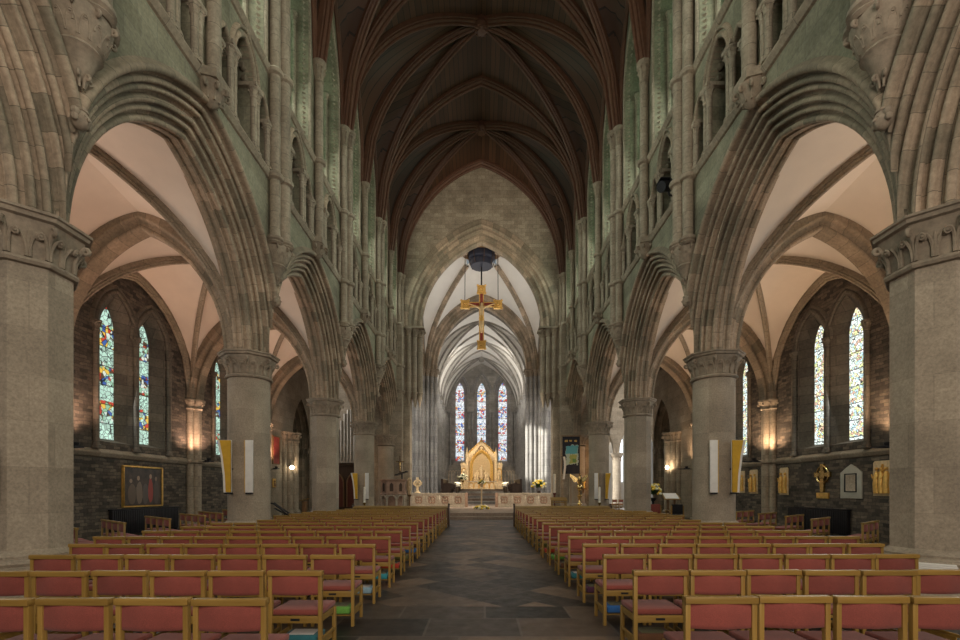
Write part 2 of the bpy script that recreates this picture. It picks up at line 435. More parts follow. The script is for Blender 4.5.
M['crosswall'] = stone('crossing gable stone', (.36, .30, .225), (.50, .43, .33), (.25, .21, .16), .5, .26, .008, stain=.35, bmp=.4)
M['plaster'] = plain('cream lime plaster', (.74, .66, .58), .9, 0, .05, 1.2)
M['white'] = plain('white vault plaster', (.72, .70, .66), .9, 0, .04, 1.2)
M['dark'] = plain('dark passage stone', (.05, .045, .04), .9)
M['chair_wood'] = wood('honey beech', (.25, .143, .030), (.38, .238, .066), 2, 30, .36)
M['chair_rail'] = wood('honey beech rail', (.25, .143, .030), (.38, .238, .066), 0, 30, .36)
M['dark_wood'] = wood('dark oak', (.035, .018, .01), (.085, .042, .022), 2, 12, .45)
M['oak'] = wood('brown oak', (.16, .085, .035), (.27, .15, .065), 2, 14, .45)
M['rib_wood'] = wood('vault rib oak', (.10, .046, .028), (.16, .075, .046), 1, 6, .5)
M['gold'] = plain('gilded', (.80, .50, .14), .38, .45, .25, 8, .3)
M['goldstone'] = plain('warm carved alabaster', (.70, .54, .33), .6, 0, .25, 7, .4)
M['brass'] = plain('polished brass', (.75, .55, .24), .25, 1, .2, 6)
M['black'] = plain('black metal', (.018, .018, .022), .45, .3, .2)
M['blackcloth'] = plain('black cloth', (.012, .012, .015), .85)
M['candle'] = plain('white wax', (.85, .82, .72), .5)
M['whitecloth'] = plain('white cloth', (.78, .76, .72), .9, 0, .08)
M['yellowcloth'] = plain('mustard yellow cloth', (.62, .36, .03), .85, 0, .1)
M['goldtrim'] = plain('tan trim', (.55, .36, .12), .7)
M['red_hang'] = plain('red painted panel', (.30, .045, .035), .7, 0, .35, 3)
M['navy'] = plain('navy drum', (.012, .016, .035), .5)
M['cream_stone'] = stone('cream rail stone', (.50, .42, .33), (.58, .50, .40), (.4, .33, .25), .6, .3, .006, stain=.2)
M['rosestone'] = plain('rose brown stone', (.36, .23, .165), .7, 0, .25, 4)
M['leafgreen'] = plain('leaf green', (.06, .13, .03), .7, 0, .4)
M['petal'] = plain('cream petals', (.85, .82, .62), .8)
M['petal_yellow'] = plain('yellow petals', (.85, .62, .08), .8)
M['marble'] = plain('pale marble', (.50, .49, .43), .4, 0, .12, 4)
M['lamp'] = new_mat('lamp glow')[0]
_b = M['lamp'].node_tree.nodes['Principled BSDF']; _b.inputs['Emission Color'].default_value = (1, .85, .6, 1); _b.inputs['Emission Strength'].default_value = 12

def fabric(name, col):
    m, nt, b = new_mat(name)
    tc = N(nt, 'ShaderNodeTexCoord'); oi = N(nt, 'ShaderNodeObjectInfo')
    f = noise(nt, tc.outputs['Object'], 260, 2, .6); g = noise(nt, tc.outputs['Object'], 7, 3)
    c = ramp(nt, f, [(.35, tuple(x*.75 for x in col)), (.65, tuple(x*1.15 for x in col))])
    c2 = ramp(nt, g, [(.3, (.88,)*3), (.7, (1.08,)*3)])
    c = mixc(nt, 1, c, c2, 'MULTIPLY')
    hs = N(nt, 'ShaderNodeHueSaturation'); nt.links.new(c, hs.inputs['Color'])
    nt.links.new(math_(nt, 'ADD', .85, math_(nt, 'MULTIPLY', oi.outputs['Random'], .3)), hs.inputs['Value'])
    nt.links.new(hs.outputs[0], b.inputs['Base Color']); b.inputs['Roughness'].default_value = .9
    b.inputs['Sheen Weight'].default_value = .15
    bump(nt, b, f, .15, .002); return m
M['red'] = fabric('brick red upholstery', (.25, .058, .045))

def boards(name, ax):
    m, nt, b = new_mat(name)
    g = N(nt, 'ShaderNodeNewGeometry'); sp = N(nt, 'ShaderNodeSeparateXYZ'); nt.links.new(g.outputs['Position'], sp.inputs[0])
    x = math_(nt, 'MULTIPLY', sp.outputs[ax], 4.2)
    wn = N(nt, 'ShaderNodeTexWhiteNoise'); wn.noise_dimensions = '1D'; nt.links.new(math_(nt, 'FLOOR', x), wn.inputs['W'])
    c = ramp(nt, wn.outputs['Value'], [(0, (.062, .028, .015)), (1, (.115, .053, .028))])
    gap = math_(nt, 'GREATER_THAN', math_(nt, 'ABSOLUTE', math_(nt, 'SUBTRACT', math_(nt, 'FRACT', x), .5)), .45)
    c = mixc(nt, gap, c, (.018, .010, .006))
    nt.links.new(c, b.inputs['Base Color']); b.inputs['Roughness'].default_value = .55
    return m
M['boards_x'] = boards('vault boards along', 0); M['boards_y'] = boards('vault boards across', 1)

def floor_mat():
    m, nt, b = new_mat('nave floor slabs')
    g = N(nt, 'ShaderNodeNewGeometry'); pos = g.outputs['Position']
    sp = N(nt, 'ShaderNodeSeparateXYZ'); nt.links.new(pos, sp.inputs[0])
    X, Y = sp.outputs[0], sp.outputs[1]; k = 1/.52
    p = math_(nt, 'MULTIPLY', math_(nt, 'ADD', X, Y), k*.7071); q = math_(nt, 'MULTIPLY', math_(nt, 'SUBTRACT', X, Y), k*.7071)
    def tile(a, c):
        cv = N(nt, 'ShaderNodeCombineXYZ'); nt.links.new(math_(nt, 'FLOOR', a), cv.inputs[0]); nt.links.new(math_(nt, 'FLOOR', c), cv.inputs[1])
        wn = N(nt, 'ShaderNodeTexWhiteNoise'); wn.noise_dimensions = '2D'; nt.links.new(cv.outputs[0], wn.inputs['Vector'])
        ga = math_(nt, 'ABSOLUTE', math_(nt, 'SUBTRACT', math_(nt, 'FRACT', a), .5)); gb = math_(nt, 'ABSOLUTE', math_(nt, 'SUBTRACT', math_(nt, 'FRACT', c), .5))
        return wn.outputs['Value'], math_(nt, 'GREATER_THAN', math_(nt, 'MAXIMUM', ga, gb), .487)
    v1, g1 = tile(p, q)
    yy = math_(nt, 'DIVIDE', Y, .72); row = math_(nt, 'FLOOR', yy)
    xx = math_(nt, 'ADD', math_(nt, 'DIVIDE', X, 1.05), math_(nt, 'MULTIPLY', row, .37))
    v2, g2 = tile(xx, yy)
    far = math_(nt, 'GREATER_THAN', Y, 6.35)
    v = math_(nt, 'ADD', math_(nt, 'MULTIPLY', v1, far), math_(nt, 'MULTIPLY', v2, math_(nt, 'SUBTRACT', 1, far)))
    gp = math_(nt, 'ADD', math_(nt, 'MULTIPLY', g1, far), math_(nt, 'MULTIPLY', g2, math_(nt, 'SUBTRACT', 1, far)))
    c = ramp(nt, v, [(0, (.012, .011, .011)), (.35, (.032, .027, .024)), (.7, (.085, .06, .045)), (1, (.17, .115, .08))])
    c = mixc(nt, 1, c, ramp(nt, noise(nt, pos, 3.5, 6, .7), [(.25, (.6,)*3), (.75, (1.35,)*3)]), 'MULTIPLY')
    c = mixc(nt, math_(nt, 'MULTIPLY', gp, .75), c, (.11, .095, .08))
    nt.links.new(c, b.inputs['Base Color'])
    r = math_(nt, 'ADD', .26, math_(nt, 'MULTIPLY', noise(nt, pos, 5, 4), .34)); nt.links.new(r, b.inputs['Roughness'])
    bump(nt, b, math_(nt, 'SUBTRACT', noise(nt, pos, 9, 5), gp), .25, .006)
    return m
M['floor'] = floor_mat()
M['dais'] = stone('dais paving', (.27, .20, .15), (.36, .27, .205), (.2, .15, .11), .9, .5, .006, stain=.2)
M['glass_left'] = stained('left aisle stained glass', (.55, .80, .66), [(.6, .06, .03), (.85, .55, .08), (.05, .13, .42), (.3, .55, .35), (.75, .8, .7), (.12, .06, .03), (.5, .75, .6)], GLASS_AISLE, .62, .045, 7.5, .6)
M['glass_right'] = stained('right aisle stained glass', (.80, .90, .84), [(.7, .75, .35), (.9, .8, .5), (.5, .7, .75), (.85, .85, .8), (.6, .4, .3)], GLASS_AISLE*1.6, .55, .06, 12, .9)
M['glass_east'] = stained('east lancet stained glass', (.85, .92, 1), [(.62, .04, .05), (.07, .16, .55), (.8, .5, .15), (.6, .1, .08), (.85, .85, .85), (.15, .4, .6), (.8, .85, .9), (.9, .9, .9)], GLASS_EAST, 1.15, .03, 5.0, .75)
def lit(name, col, s):
    m, nt, b = new_mat(name); b.inputs['Emission Color'].default_value = (*col, 1); b.inputs['Emission Strength'].default_value = s
    b.inputs['Base Color'].default_value = (.02, .02, .02, 1); return m
M['glass_cler'] = stained('clerestory glass', (.52, .95, .62), [(.4, .85, .55), (.65, .95, .66), (.35, .7, .5)], GLASS_CLER, .8, .03, 6)
M['daylit'] = lit('plain daylit glass', (.9, .96, 1), 3.0)
# ================================================================== ARCHITECTURE
X0, HW, BAY = 6.4, .68, 6.42
YP = [6.7+BAY*k for k in range(-2, 5)]            # -6.14, .28, 6.70, 13.12, 19.54, 25.96, 32.38
XF = X0-HW                                        # nave wall face, 5.65
SPR, STR1, STR2, CAPZ, RIDGE = 5.25, 10.0, 12.8, 16.2, 24.05
XW, XG = 11.9, 12.2                              # aisle wall face, aisle glass
SIDE = {-1: 'left', 1: 'right'}
ORD = {0: 'rearmost', 1: 'nearest', 2: 'second', 3: 'third', 4: 'fourth', 5: 'fifth', 6: 'last'}
def st(o, label, cat): return tag(o, label, cat, kind='structure')

# ---- floors
f = MB(); f.box(-18.2, 18.2, -6.4, 70, -.3, 0)
st(f.build('floor', M['floor'], smooth=0), 'dark brown stone slab floor with diamond paving in the central aisle', 'floor')
f = MB(); f.box(-5.5, 5.5, 26.4, 27.2, 0, .32); f.box(-7.3, 7.3, 27.2, 44.2, 0, .32)
f.box(-5.5, 5.5, 25.6, 26.4, 0, .15)
st(f.build('floor_dais', M['dais'], smooth=0), 'low tan stone platform under the crossing at the aisle end', 'platform')
for i in range(6):
    f = MB(); y = 44.2+i*2.1; f.box(-4.9, 4.9, y, 66, .32+i*.24, .32+(i+1)*.24)
    f.box(-2.6, 2.6, y-.05, y+.02, .32+(i+1)*.24-.06, .32+(i+1)*.24)
    st(f.build('floor_choir_step', M['dais'] if i % 2 else M['east'], smooth=0), f'{["lowest","second","third","fourth","fifth","topmost"][i]} stone step up to the altar', 'step')
ALT = .32+6*.24

# ---- nave piers
def pier(x, y, octo, lab):
    p = empty('pillar', (x, y, 0)); st(p, lab, 'pillar')
    n = 8 if octo else 28; r = .525 if octo else .535; rot = pi/8 if octo else 0
    b = MB()
    b.lathe([(.86, 0), (.86, .47), (.84, .50), (.70, .50)], 0, 0, 8, pi/8)
    b.lathe([(.74, .49), (.74, .53), (.69, .55), (.72, .59), (.69, .63), (.62, .65), (.63, .68), (r+.03, .73), (r, .75)], 0, 0, n, rot)
    b.build('base', M['pier'], p)
    s = MB(); s.lathe([(r, .72), (r, 4.60)], 0, 0, n, rot)
    s.build('shaft', M['pier'], p, smooth=30)
    c = MB(); foliage_capital(c, 0, 0, 4.56, SPR, r, (.70 if octo else .73), 16, 8, pi/8, octo)
    c.build('capital', M['carved'], p)
    return p
for s in (-1, 1):
    for k in range(1, 6):
        octo = k % 2 == 0
        pier(s*X0, YP[k], octo, f'{ORD[k-1] if k > 1 else "closest unseen"} {"octagonal" if octo else "round"} stone pillar of the {SIDE[s]} nave arcade, carved capital')

# ---- moulded arches of the arcade
def arcade_profile():
    h = [(0, .02), (.06, .02), (.075, .055), (.115, .055), (.13, .02)]+roll(.185, .065, .055, -140, 70)+[(.17, .14), (.195, .19), (.235, .20), (.25, .175)]
    h += roll(.30, .215, .045, -130, 60)+[(.29, .29), (.325, .345)]+roll(.395, .34, .052, -150, 60)+[(.375, .42), (.40, .468), (.455, .475), (.465, .45)]
    h += roll(.51, .49, .042, -130, 60)+[(.495, .56), (.53, .61)]+roll(.595, .60, .05, -150, 60)+[(.575, .67), (.605, .70), (.65, .70), (HW, .70), (HW, .76)]
    return mirror_prof(h)
AP = arcade_profile(); AA, ARISE = 2.76, 3.6
HOOD = [(HW-.02, .70)]+roll(HW+.05, .75, .065, -90, 60)+[(HW+.05, .83), (HW-.02, .90)]
HT0 = .265
def head(mb, c, r, fx):
    """small carved head at the end of a hood mould"""
    mb.ball(c, r, 10, 8, 0, .95, .85, 1.15)
    mb.ball((c[0]+fx*r*.95, c[1], c[2]-.05*r), r*.22, 6, 5)
    for q in (-1, 1):
        mb.ball((c[0]+fx*r*.1, c[1]+q*r*.75, c[2]+r*.45), r*.5, 7, 5); mb.ball((c[0]+fx*r*.1, c[1]+q*r*.85, c[2]-r*.2), r*.42, 7, 5)
        mb.ball((c[0]+fx*r*.8, c[1]+q*r*.3, c[2]+.22*r), r*.14, 5, 4)
    mb.ball((c[0]+fx*r*.3, c[1], c[2]+r*.95), r*.55, 8, 5, 0, 1, 1.2, .6)
for s in (-1, 1):
    proto = None
    for k in range(0, 6):
        lab = f'{ORD[k]} moulded arch of the {SIDE[s]} nave arcade with hood mould'
        if proto is None:
            proto = st(empty('arcade_arch', (s*X0, YP[k]+BAY/2, 0)), lab, 'arch')
            m = MB(); arch_sweep(m, AP, AA, ARISE, SPR, 0, 0, 'Y', 22, hmax=BAY/2); m.build('arch_mouldings', M['vous'], proto, smooth=50)
            m = MB(); arch_sweep(m, HOOD, AA, ARISE, SPR, 0, 0, 'Y', 20, HT0, 0, -s, hmax=BAY/2); m.build('hood_mould', M['vous'], proto, smooth=50)
            R = arch_R(AA, ARISE); c = R-AA; th = acos(c/(R+.8))*HT0
            for q in (1,):
                m = MB(); head(m, (-s*(HW+.07), BAY/2, SPR+(R+.8)*sin(th)-.08), .125, -s); m.build('carved_head', M['carved'], proto)
        else:
            dup(proto, (s*X0, YP[k]+BAY/2, 0), label=lab)

# ---- nave walls, bay by bay
def tri_ops():
    """openings of one bay's triforium: (mid, half width, sill, spring, rise) x 6"""
    o = []
    for hm in (-1.605, 1.605):
        o += [(hm, .47, STR1+.12, 11.7, .78), (hm-.92, .27, STR1+.12, 11.3, .56), (hm+.92, .27, STR1+.12, 11.3, .56)]
    return o
CL_OPS = [(-1.605, .98, STR2+.15, 17.2, 2.1), (1.605, .98, STR2+.15, 17.2, 2.1)]
def wall_bay(s):
    p = empty('wall_nave_bay')
    R = arch_R(AA, ARISE)
    m = MB()
    # spandrel
    wall_sheet(m, 'Y', -s*HW, -BAY/2, BAY/2, SPR+.2, STR1, [(0, AA+.70, SPR, SPR, sqrt((R+.70)**2-(R-AA)**2))], 0, 16)
    wall_sheet(m, 'Y', s*HW, -BAY/2, BAY/2, SPR+.2, 13.5, [(0, AA+.70, SPR, SPR, sqrt((R+.70)**2-(R-AA)**2))], 0, 12)
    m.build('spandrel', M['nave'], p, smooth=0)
    # triforium
    m = MB(); ops = tri_ops()
    wall_sheet(m, 'Y', -s*HW, -BAY/2, BAY/2, STR1, STR2, ops, 0, 8)
    for mid, a, zs_, z2, rise in ops:
        c = arch_curve(a, zs_, z2, rise, 8); bridge(m, 'Y', -s*HW, c, -s*(HW-.42), c, mid)
    wall_sheet(m, 'Y', -s*(HW-.42), -BAY/2, BAY/2, STR1, STR2, ops, 0, 8)
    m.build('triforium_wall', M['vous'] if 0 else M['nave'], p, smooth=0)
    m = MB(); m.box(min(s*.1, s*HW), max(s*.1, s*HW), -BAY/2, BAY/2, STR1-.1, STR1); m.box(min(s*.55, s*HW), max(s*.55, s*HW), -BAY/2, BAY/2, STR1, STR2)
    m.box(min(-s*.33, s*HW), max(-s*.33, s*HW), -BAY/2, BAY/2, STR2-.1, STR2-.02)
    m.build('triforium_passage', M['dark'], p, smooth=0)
    pr = roll(.0, .05, .05, -90, 90, 4)+[(-.03, .12)]
    for mid, a, zs_, z2, rise in ops:
        m = MB()
        arch_sweep(m, [(-.2, .0), (-.03, .0)]+roll(.0, .05, .055, -100, 60, 4)+[(.0, .12)], a, rise, z2, mid, -s*HW, 'Y', 10, 0, 0, -s)
        if a > .3: arch_sweep(m, [(-.01, .15)]+roll(.03, .19, .045, -90, 70, 4)+[(-.01, .26)], a, rise, z2, mid, -s*HW, 'Y', 10, 0, 0, -s)
        # cusped inner ring
        for i in range(7):
            t = (i-3)/3*.8; R2 = arch_R(a, rise); th = acos((R2-a)/R2)*(1-abs(t)); hh = (R2*cos(th)-(R2-a))*(1 if t >= 0 else -1)
            m.ball((-s*(HW-.24), mid+hh, z2+R2*sin(th)), a*.22, 6, 5)
        m.build('triforium_arch', M['vous'], p, smooth=50)
    for hm in (-1.605, 1.605):
        for dy, top in ((-.56, 11.7), (.56, 11.7), (-1.26, 11.3), (1.26, 11.3)):
            m = MB()
            for q in (-.075, .075): shaft(m, -s*(HW+.0-(.02 if abs(dy) < .6 else .0)), hm+dy+q, STR1+.1, top, .075, True, True, 10, .3)
            m.box(-s*(HW-.2)-.3, -s*(HW-.2)+.3, hm+dy-.2, hm+dy+.2, top-.02, top+.07)
            m.build('triforium_colonnette', M['ashlar'], p, smooth=40)
    # clerestory
    m = MB(); top = 21.4
    wall_sheet(m, 'Y', -s*HW, -BAY/2, BAY/2, STR2, top, CL_OPS, 0, 10)
    for mid, a, zs_, z2, rise in CL_OPS:
        bridge(m, 'Y', -s*HW, arch_curve(a, zs_, z2, rise, 10), s*.30, arch_curve(.78, zs_+.1, z2, rise*.9, 10), mid)
    lan = [(q, .47, STR2+.6, 17.0, 1.15) for q in (-1.605, 1.605)]
    wall_sheet(m, 'Y', s*.30, -BAY/2, BAY/2, STR2, top, lan, 0, 8)
    for mid, a, zs_, z2, rise in lan:
        c = arch_curve(a, zs_, z2, rise, 8); bridge(m, 'Y', s*.30, c, s*.62, c, mid)
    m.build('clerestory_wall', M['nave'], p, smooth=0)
    for mid, a, zs_, z2, rise in lan:
        m = MB(); c = arch_curve(a, zs_, z2, rise, 8); m.add([(s*.60, mid+h, z) for h, z in c], [tuple(range(len(c)))]); m.build('clerestory_glass', M['glass_cler'], p, smooth=0)
    for mid, a, zs_, z2, rise in CL_OPS:
        m = MB()
        arch_sweep(m, [(-.02, .02)]+roll(.02, .07, .06, -100, 60, 4)+[(.0, .14)], a, rise, z2, mid, -s*HW, 'Y', 12, 0, 0, -s, zs_)
        # dog-tooth ornament running up the jamb and round the head
        R2 = arch_R(a, rise); te = acos((R2-a)/R2); k = 0
        path = [(a, z) for z in [zs_+.1+.16*i for i in range(int((z2-zs_)/.16))]]+[(R2*cos(te*i/12)-(R2-a), z2+R2*sin(te*i/12)) for i in range(13)]
        for sg in (-1, 1):
            for h, z in path:
                b = (-s*(HW-.14), mid+sg*(h-.0), z)
                tip = (b[0], b[1]-sg*.11, b[2])
                q = [(b[0]-.09, b[1], z), (b[0], b[1], z-.075), (b[0]+.09, b[1], z), (b[0], b[1], z+.075)]
                m.add(q+[tip], [(0, 1, 4), (1, 2, 4), (2, 3, 4), (3, 0, 4)])
        m.build('clerestory_arch', M['ashlar'], p, smooth=50)
        for sg in (-1, 1):
            m = MB(); shaft(m, -s*.25, mid+sg*.86, zs_+.05, z2, .07, True, True, 8, .32); m.build('clerestory_colonnette', M['ashlar'], p, smooth=40)
    # string courses
    for z, d in ((STR1, .12), (STR2, .12)):
        m = MB(); m.prism([(-s*HW, z-.10), (-s*(HW+.05), z-.08), (-s*(HW+d), z+.02), (-s*(HW+d), z+.05), (-s*HW, z+.12)], 'y', -BAY/2, BAY/2)
        m.build('string_course', M['ashlar'], p, smooth=0)
    return p
for s in (-1, 1):
    proto = None
    for k in range(0, 6):
        lab = f'{ORD[k]} bay of the {SIDE[s]} nave wall with triforium arches and clerestory windows'
        if proto is None:
            proto = wall_bay(s); proto.location = (s*X0, YP[k]+BAY/2, 0); st(proto, lab, 'wall')
        else: dup(proto, (s*X0, YP[k]+BAY/2, 0), label=lab)

# ---- vault shafts on corbels
def vault_shaft(s, main):
    p = empty('vault_shaft'); x = -s*(HW+.05)
    cx = x-s*.10
    spots = [(cx-s*.14, 0, .155), (cx, -.27, .14), (cx, .27, .14)] if main else [(cx, -.0, .14)]
    m = MB(); z0 = 8.35 if main else STR1+.1
    for a, b, r in spots:
        m.lathe([(r, z0), (r, CAPZ-.7)], a, b, 14)
        for z in ([STR1, STR2] if main else [STR2]): m.lathe([(r, -.10), (r+.07, -.06), (r+.09, .02), (r+.05, .08), (r, .1)], a, b, 14, cz=z)
    m.build('shaft', M['ashlar'], p, smooth=40)
    m = MB()
    for a, b, r in spots:
        m.lathe([(r*1.12, -.7), (r*1.2, -.66), (r, -.62), (r*1.1, -.42), (r*1.55, -.17), (r*1.45, -.15), (r*1.75, -.1), (r*1.8, 0)], a, b, 10, cz=CAPZ)
        for k in range(8): leaf(m, a, b, 2*pi*k/8, r*1.02, CAPZ-.6, r*1.5, CAPZ-.22, r*.17)
    m.build('shaft_capital', M['carved'], p)
    m = MB()
    if main:
        zt = 8.40
        for a, b, r in spots:
            m.lathe([(r+.01, 0), (r+.08, -.04), (r+.09, -.11), (r+.05, -.15), (r+.08, -.19), (r+.03, -.24)], a, b, 16, cz=zt)
        m.lathe([(.39, -.20), (.40, -.27), (.36, -.42), (.30, -.60), (.25, -.66), (.28, -.71), (.23, -.75), (.16, -.92), (.08, -1.06), (.04, -1.10)], x-s*.0, 0, 20, cz=zt)
        ra = lambda z: .25+(.40-.25)*max(0, min(1, (z-(zt-.66))/.39))
        for k in range(14):
            for sg in (-1, 1): volute(m, x, 0, 2*pi*k/14+sg*.04, ra, zt-.62, .26, .016, sg, .055)
        for k in range(9): leaf(m, x, 0, 2*pi*(k+.5)/9, .33, zt-.50, .40, zt-.25, .035)
        for k in range(6): leaf(m, x-s*.02, 0, 2*pi*k/6, .05, zt-1.2, .10, zt-1.02, .03)
    else:
        m.prism([(x, -.36), (x-s*.30, -.36+.10), (x-s*.30, .26), (x, .36)], 'z', STR1-.06, STR1+.12)
        m.lathe([(.30, -.06), (.27, -.14), (.20, -.34), (.10, -.46), (.03, -.5)], x-s*.04, 0, 12, cz=STR1)
        for k in range(9): leaf(m, x-s*.04, 0, 2*pi*k/9, .17, STR1-.40, .29, STR1-.14, .045)
    m.build('corbel', M['carved'], p)
    return p
for s in (-1, 1):
    a = vault_shaft(s, True); b = vault_shaft(s, False)
    for k in range(1, 7):
        o = a if k == 1 else dup(a, (0, 0, 0)); o.location = (s*X0, YP[k], 0)
        st(o, f'triple vault shaft on carved corbel above the {ORD[k-1] if k > 1 else "unseen closest"} pillar, {SIDE[s]} nave wall', 'shaft')
    for k in range(1, 6):
        o = b if k == 1 else dup(b, (0, 0, 0)); o.location = (s*X0, YP[k]+BAY/2, 0)
        st(o, f'slim vault shaft above the {ORD[k]} arch apex, {SIDE[s]} nave wall', 'shaft')

# ---- sexpartite timber vault
def vault(a_, spring, ridge, drop, y0, nb, bay, webs, ribm, name, lab, prof, boss=True):
    p = st(empty(name), lab, 'vault')
    rise = ridge-spring; R = arch_R(a_, rise); c = R-a_; hb = bay/2
    def T(q): return spring+sqrt(max(0, R*R-(c+a_*q)**2))
    def Z(q, t): return T(q)+max(0, ridge-drop*q-T(q))*pointed(abs(2*t-1), 1.7)
    for k in range(nb):
        yp = y0+k*bay; ym = yp+hb
        m = MB(); m2 = MB(); qs = [i/14 for i in range(15)]
        for sx in (-1, 1):
            for sy in (-1, 1):
                m2.grid([[(sx*a_*q, ym+sy*hb*q*j/10, Z(q, j/10)) for j in range(11)] for q in qs])
                m.grid([[(sx*a_*q, ym+sy*(hb*q+(hb-hb*q)*j/6), T(q)+.0) for j in range(7)] for q in qs])
        m.build('vault_web', webs[0], p, smooth=60); m2.build('vault_web', webs[1], p, smooth=60)
        def line(pa, pb):
            return [(pa[0]+(pb[0]-pa[0])*i/20, pa[1]+(pb[1]-pa[1])*i/20, T(1-i/20)-.0) for i in range(21)]
        for sx in (-1, 1):
            for yy in (yp, ym, yp+bay):
                if yy == yp and k: continue
                m = MB(); P_ = line((sx*a_, yy), (0, ym if yy == ym else yy)); rib_sweep(m, P_, [(u*1.25, r*1.15) for u, r in prof] if yy != ym else prof); m.build('vault_rib', ribm, p, smooth=40)
            for sy in (-1, 1):
                m = MB(); rib_sweep(m, line((sx*a_, ym+sy*hb), (0, ym)), prof); m.build('vault_rib', ribm, p, smooth=40)
            # wall ribs round the clerestory heads
            for sy in (-1, 1):
                m = MB(); P_ = [(sx*(a_-.02), ym+sy*hb*j/16, Z(1, j/16)) for j in range(17)]; rib_sweep(m, P_, [(u*.6, r*.6) for u, r in prof]); m.build('wall_rib', ribm, p, smooth=40)
        if boss:
            m = MB(); m.lathe([(.05, -.62), (.2, -.6), (.26, -.52), (.34, -.5), (.38, -.36), (.3, -.2), (.3, .1)], 0, ym, 16, cz=ridge)
            for j in range(8): m.ball((.26*cos(j*pi/4), ym+.26*sin(j*pi/4), ridge-.5), .09, 6, 5)
            m.build('vault_boss', ribm, p)
    return p
RIB = [(-.15, -.05), (-.16, .12), (-.11, .15), (-.13, .20), (-.10, .25), (-.05, .27), (-.06, .33), (-.03, .37), (.03, .37), (.06, .33), (.05, .27), (.10, .25), (.13, .20), (.11, .15), (.16, .12), (.15, -.05)]
vault(XF-.02, CAPZ, RIDGE, 2.9, YP[0], 6, BAY, (M['boards_x'], M['boards_y']), M['rib_wood'], 'ceiling', 'dark timber rib vault high over the nave', RIB)

# ---- aisles: outer walls, windows, transverse arches, plaster vaults
TA, TX = 2.25, (X0+.5+XW-.3)/2
def groin(u, v, zs, rise, dome, ra): return zs+rise*pointed(min(u, v), ra)+dome*(1-max(u, v))
def groin_web(p, cx, cy, hx, hy, zs, rise, dome, ra, webm, ribm, prof, ring=0, gap=0):
    m = MB(); n = 12
    for sx in (-1, 1):
        for sy in (-1, 1):
            for tri in (0, 1):
                rows = []
                for i in range(n+1):
                    v = ring+(1-ring)*i/n
                    rows.append([(cx+sx*hx*(v*j/n if tri else v), cy+sy*hy*(v if tri else v*j/n), groin(v, v*j/n, zs, rise, dome, ra)) for j in range(n+1)])
                m.grid(rows)
    m.build('vault_web', webm, p, smooth=30)
    for sx in (-1, 1):
        for sy in (-1, 1):
            m = MB(); w = [ring+(1-ring)*i/16 for i in range(17)]
            rib_sweep(m, [(cx+sx*hx*q, cy+sy*hy*q, groin(q, q, zs, rise, dome, ra)) for q in reversed(w)], prof); m.build('vault_rib', ribm, p, smooth=40)
SRIB = [(-.10, -.05), (-.11, .08), (-.07, .11), (-.09, .15), (-.05, .18), (-.05, .23), (0, .26), (.05, .23), (.05, .18), (.09, .15), (.07, .11), (.11, .08), (.10, -.05)]
tr_prof = mirror_prof([(0, 0), (.10, 0)]+roll(.17, .06, .06, -110, 40)+[(.20, .14), (.22, .22), (.26, .24)]+roll(.29, .30, .05, -90, 40)+[(.33, .38), (.33, .52)])
WOP = [(-.83, .74, 3.1, 6.7, 1.2), (.83, .74, 3.1, 6.7, 1.2)]
GOP = [(-.85, .30, 3.22, 6.72, .80), (.80, .30, 3.22, 6.72, .80)]
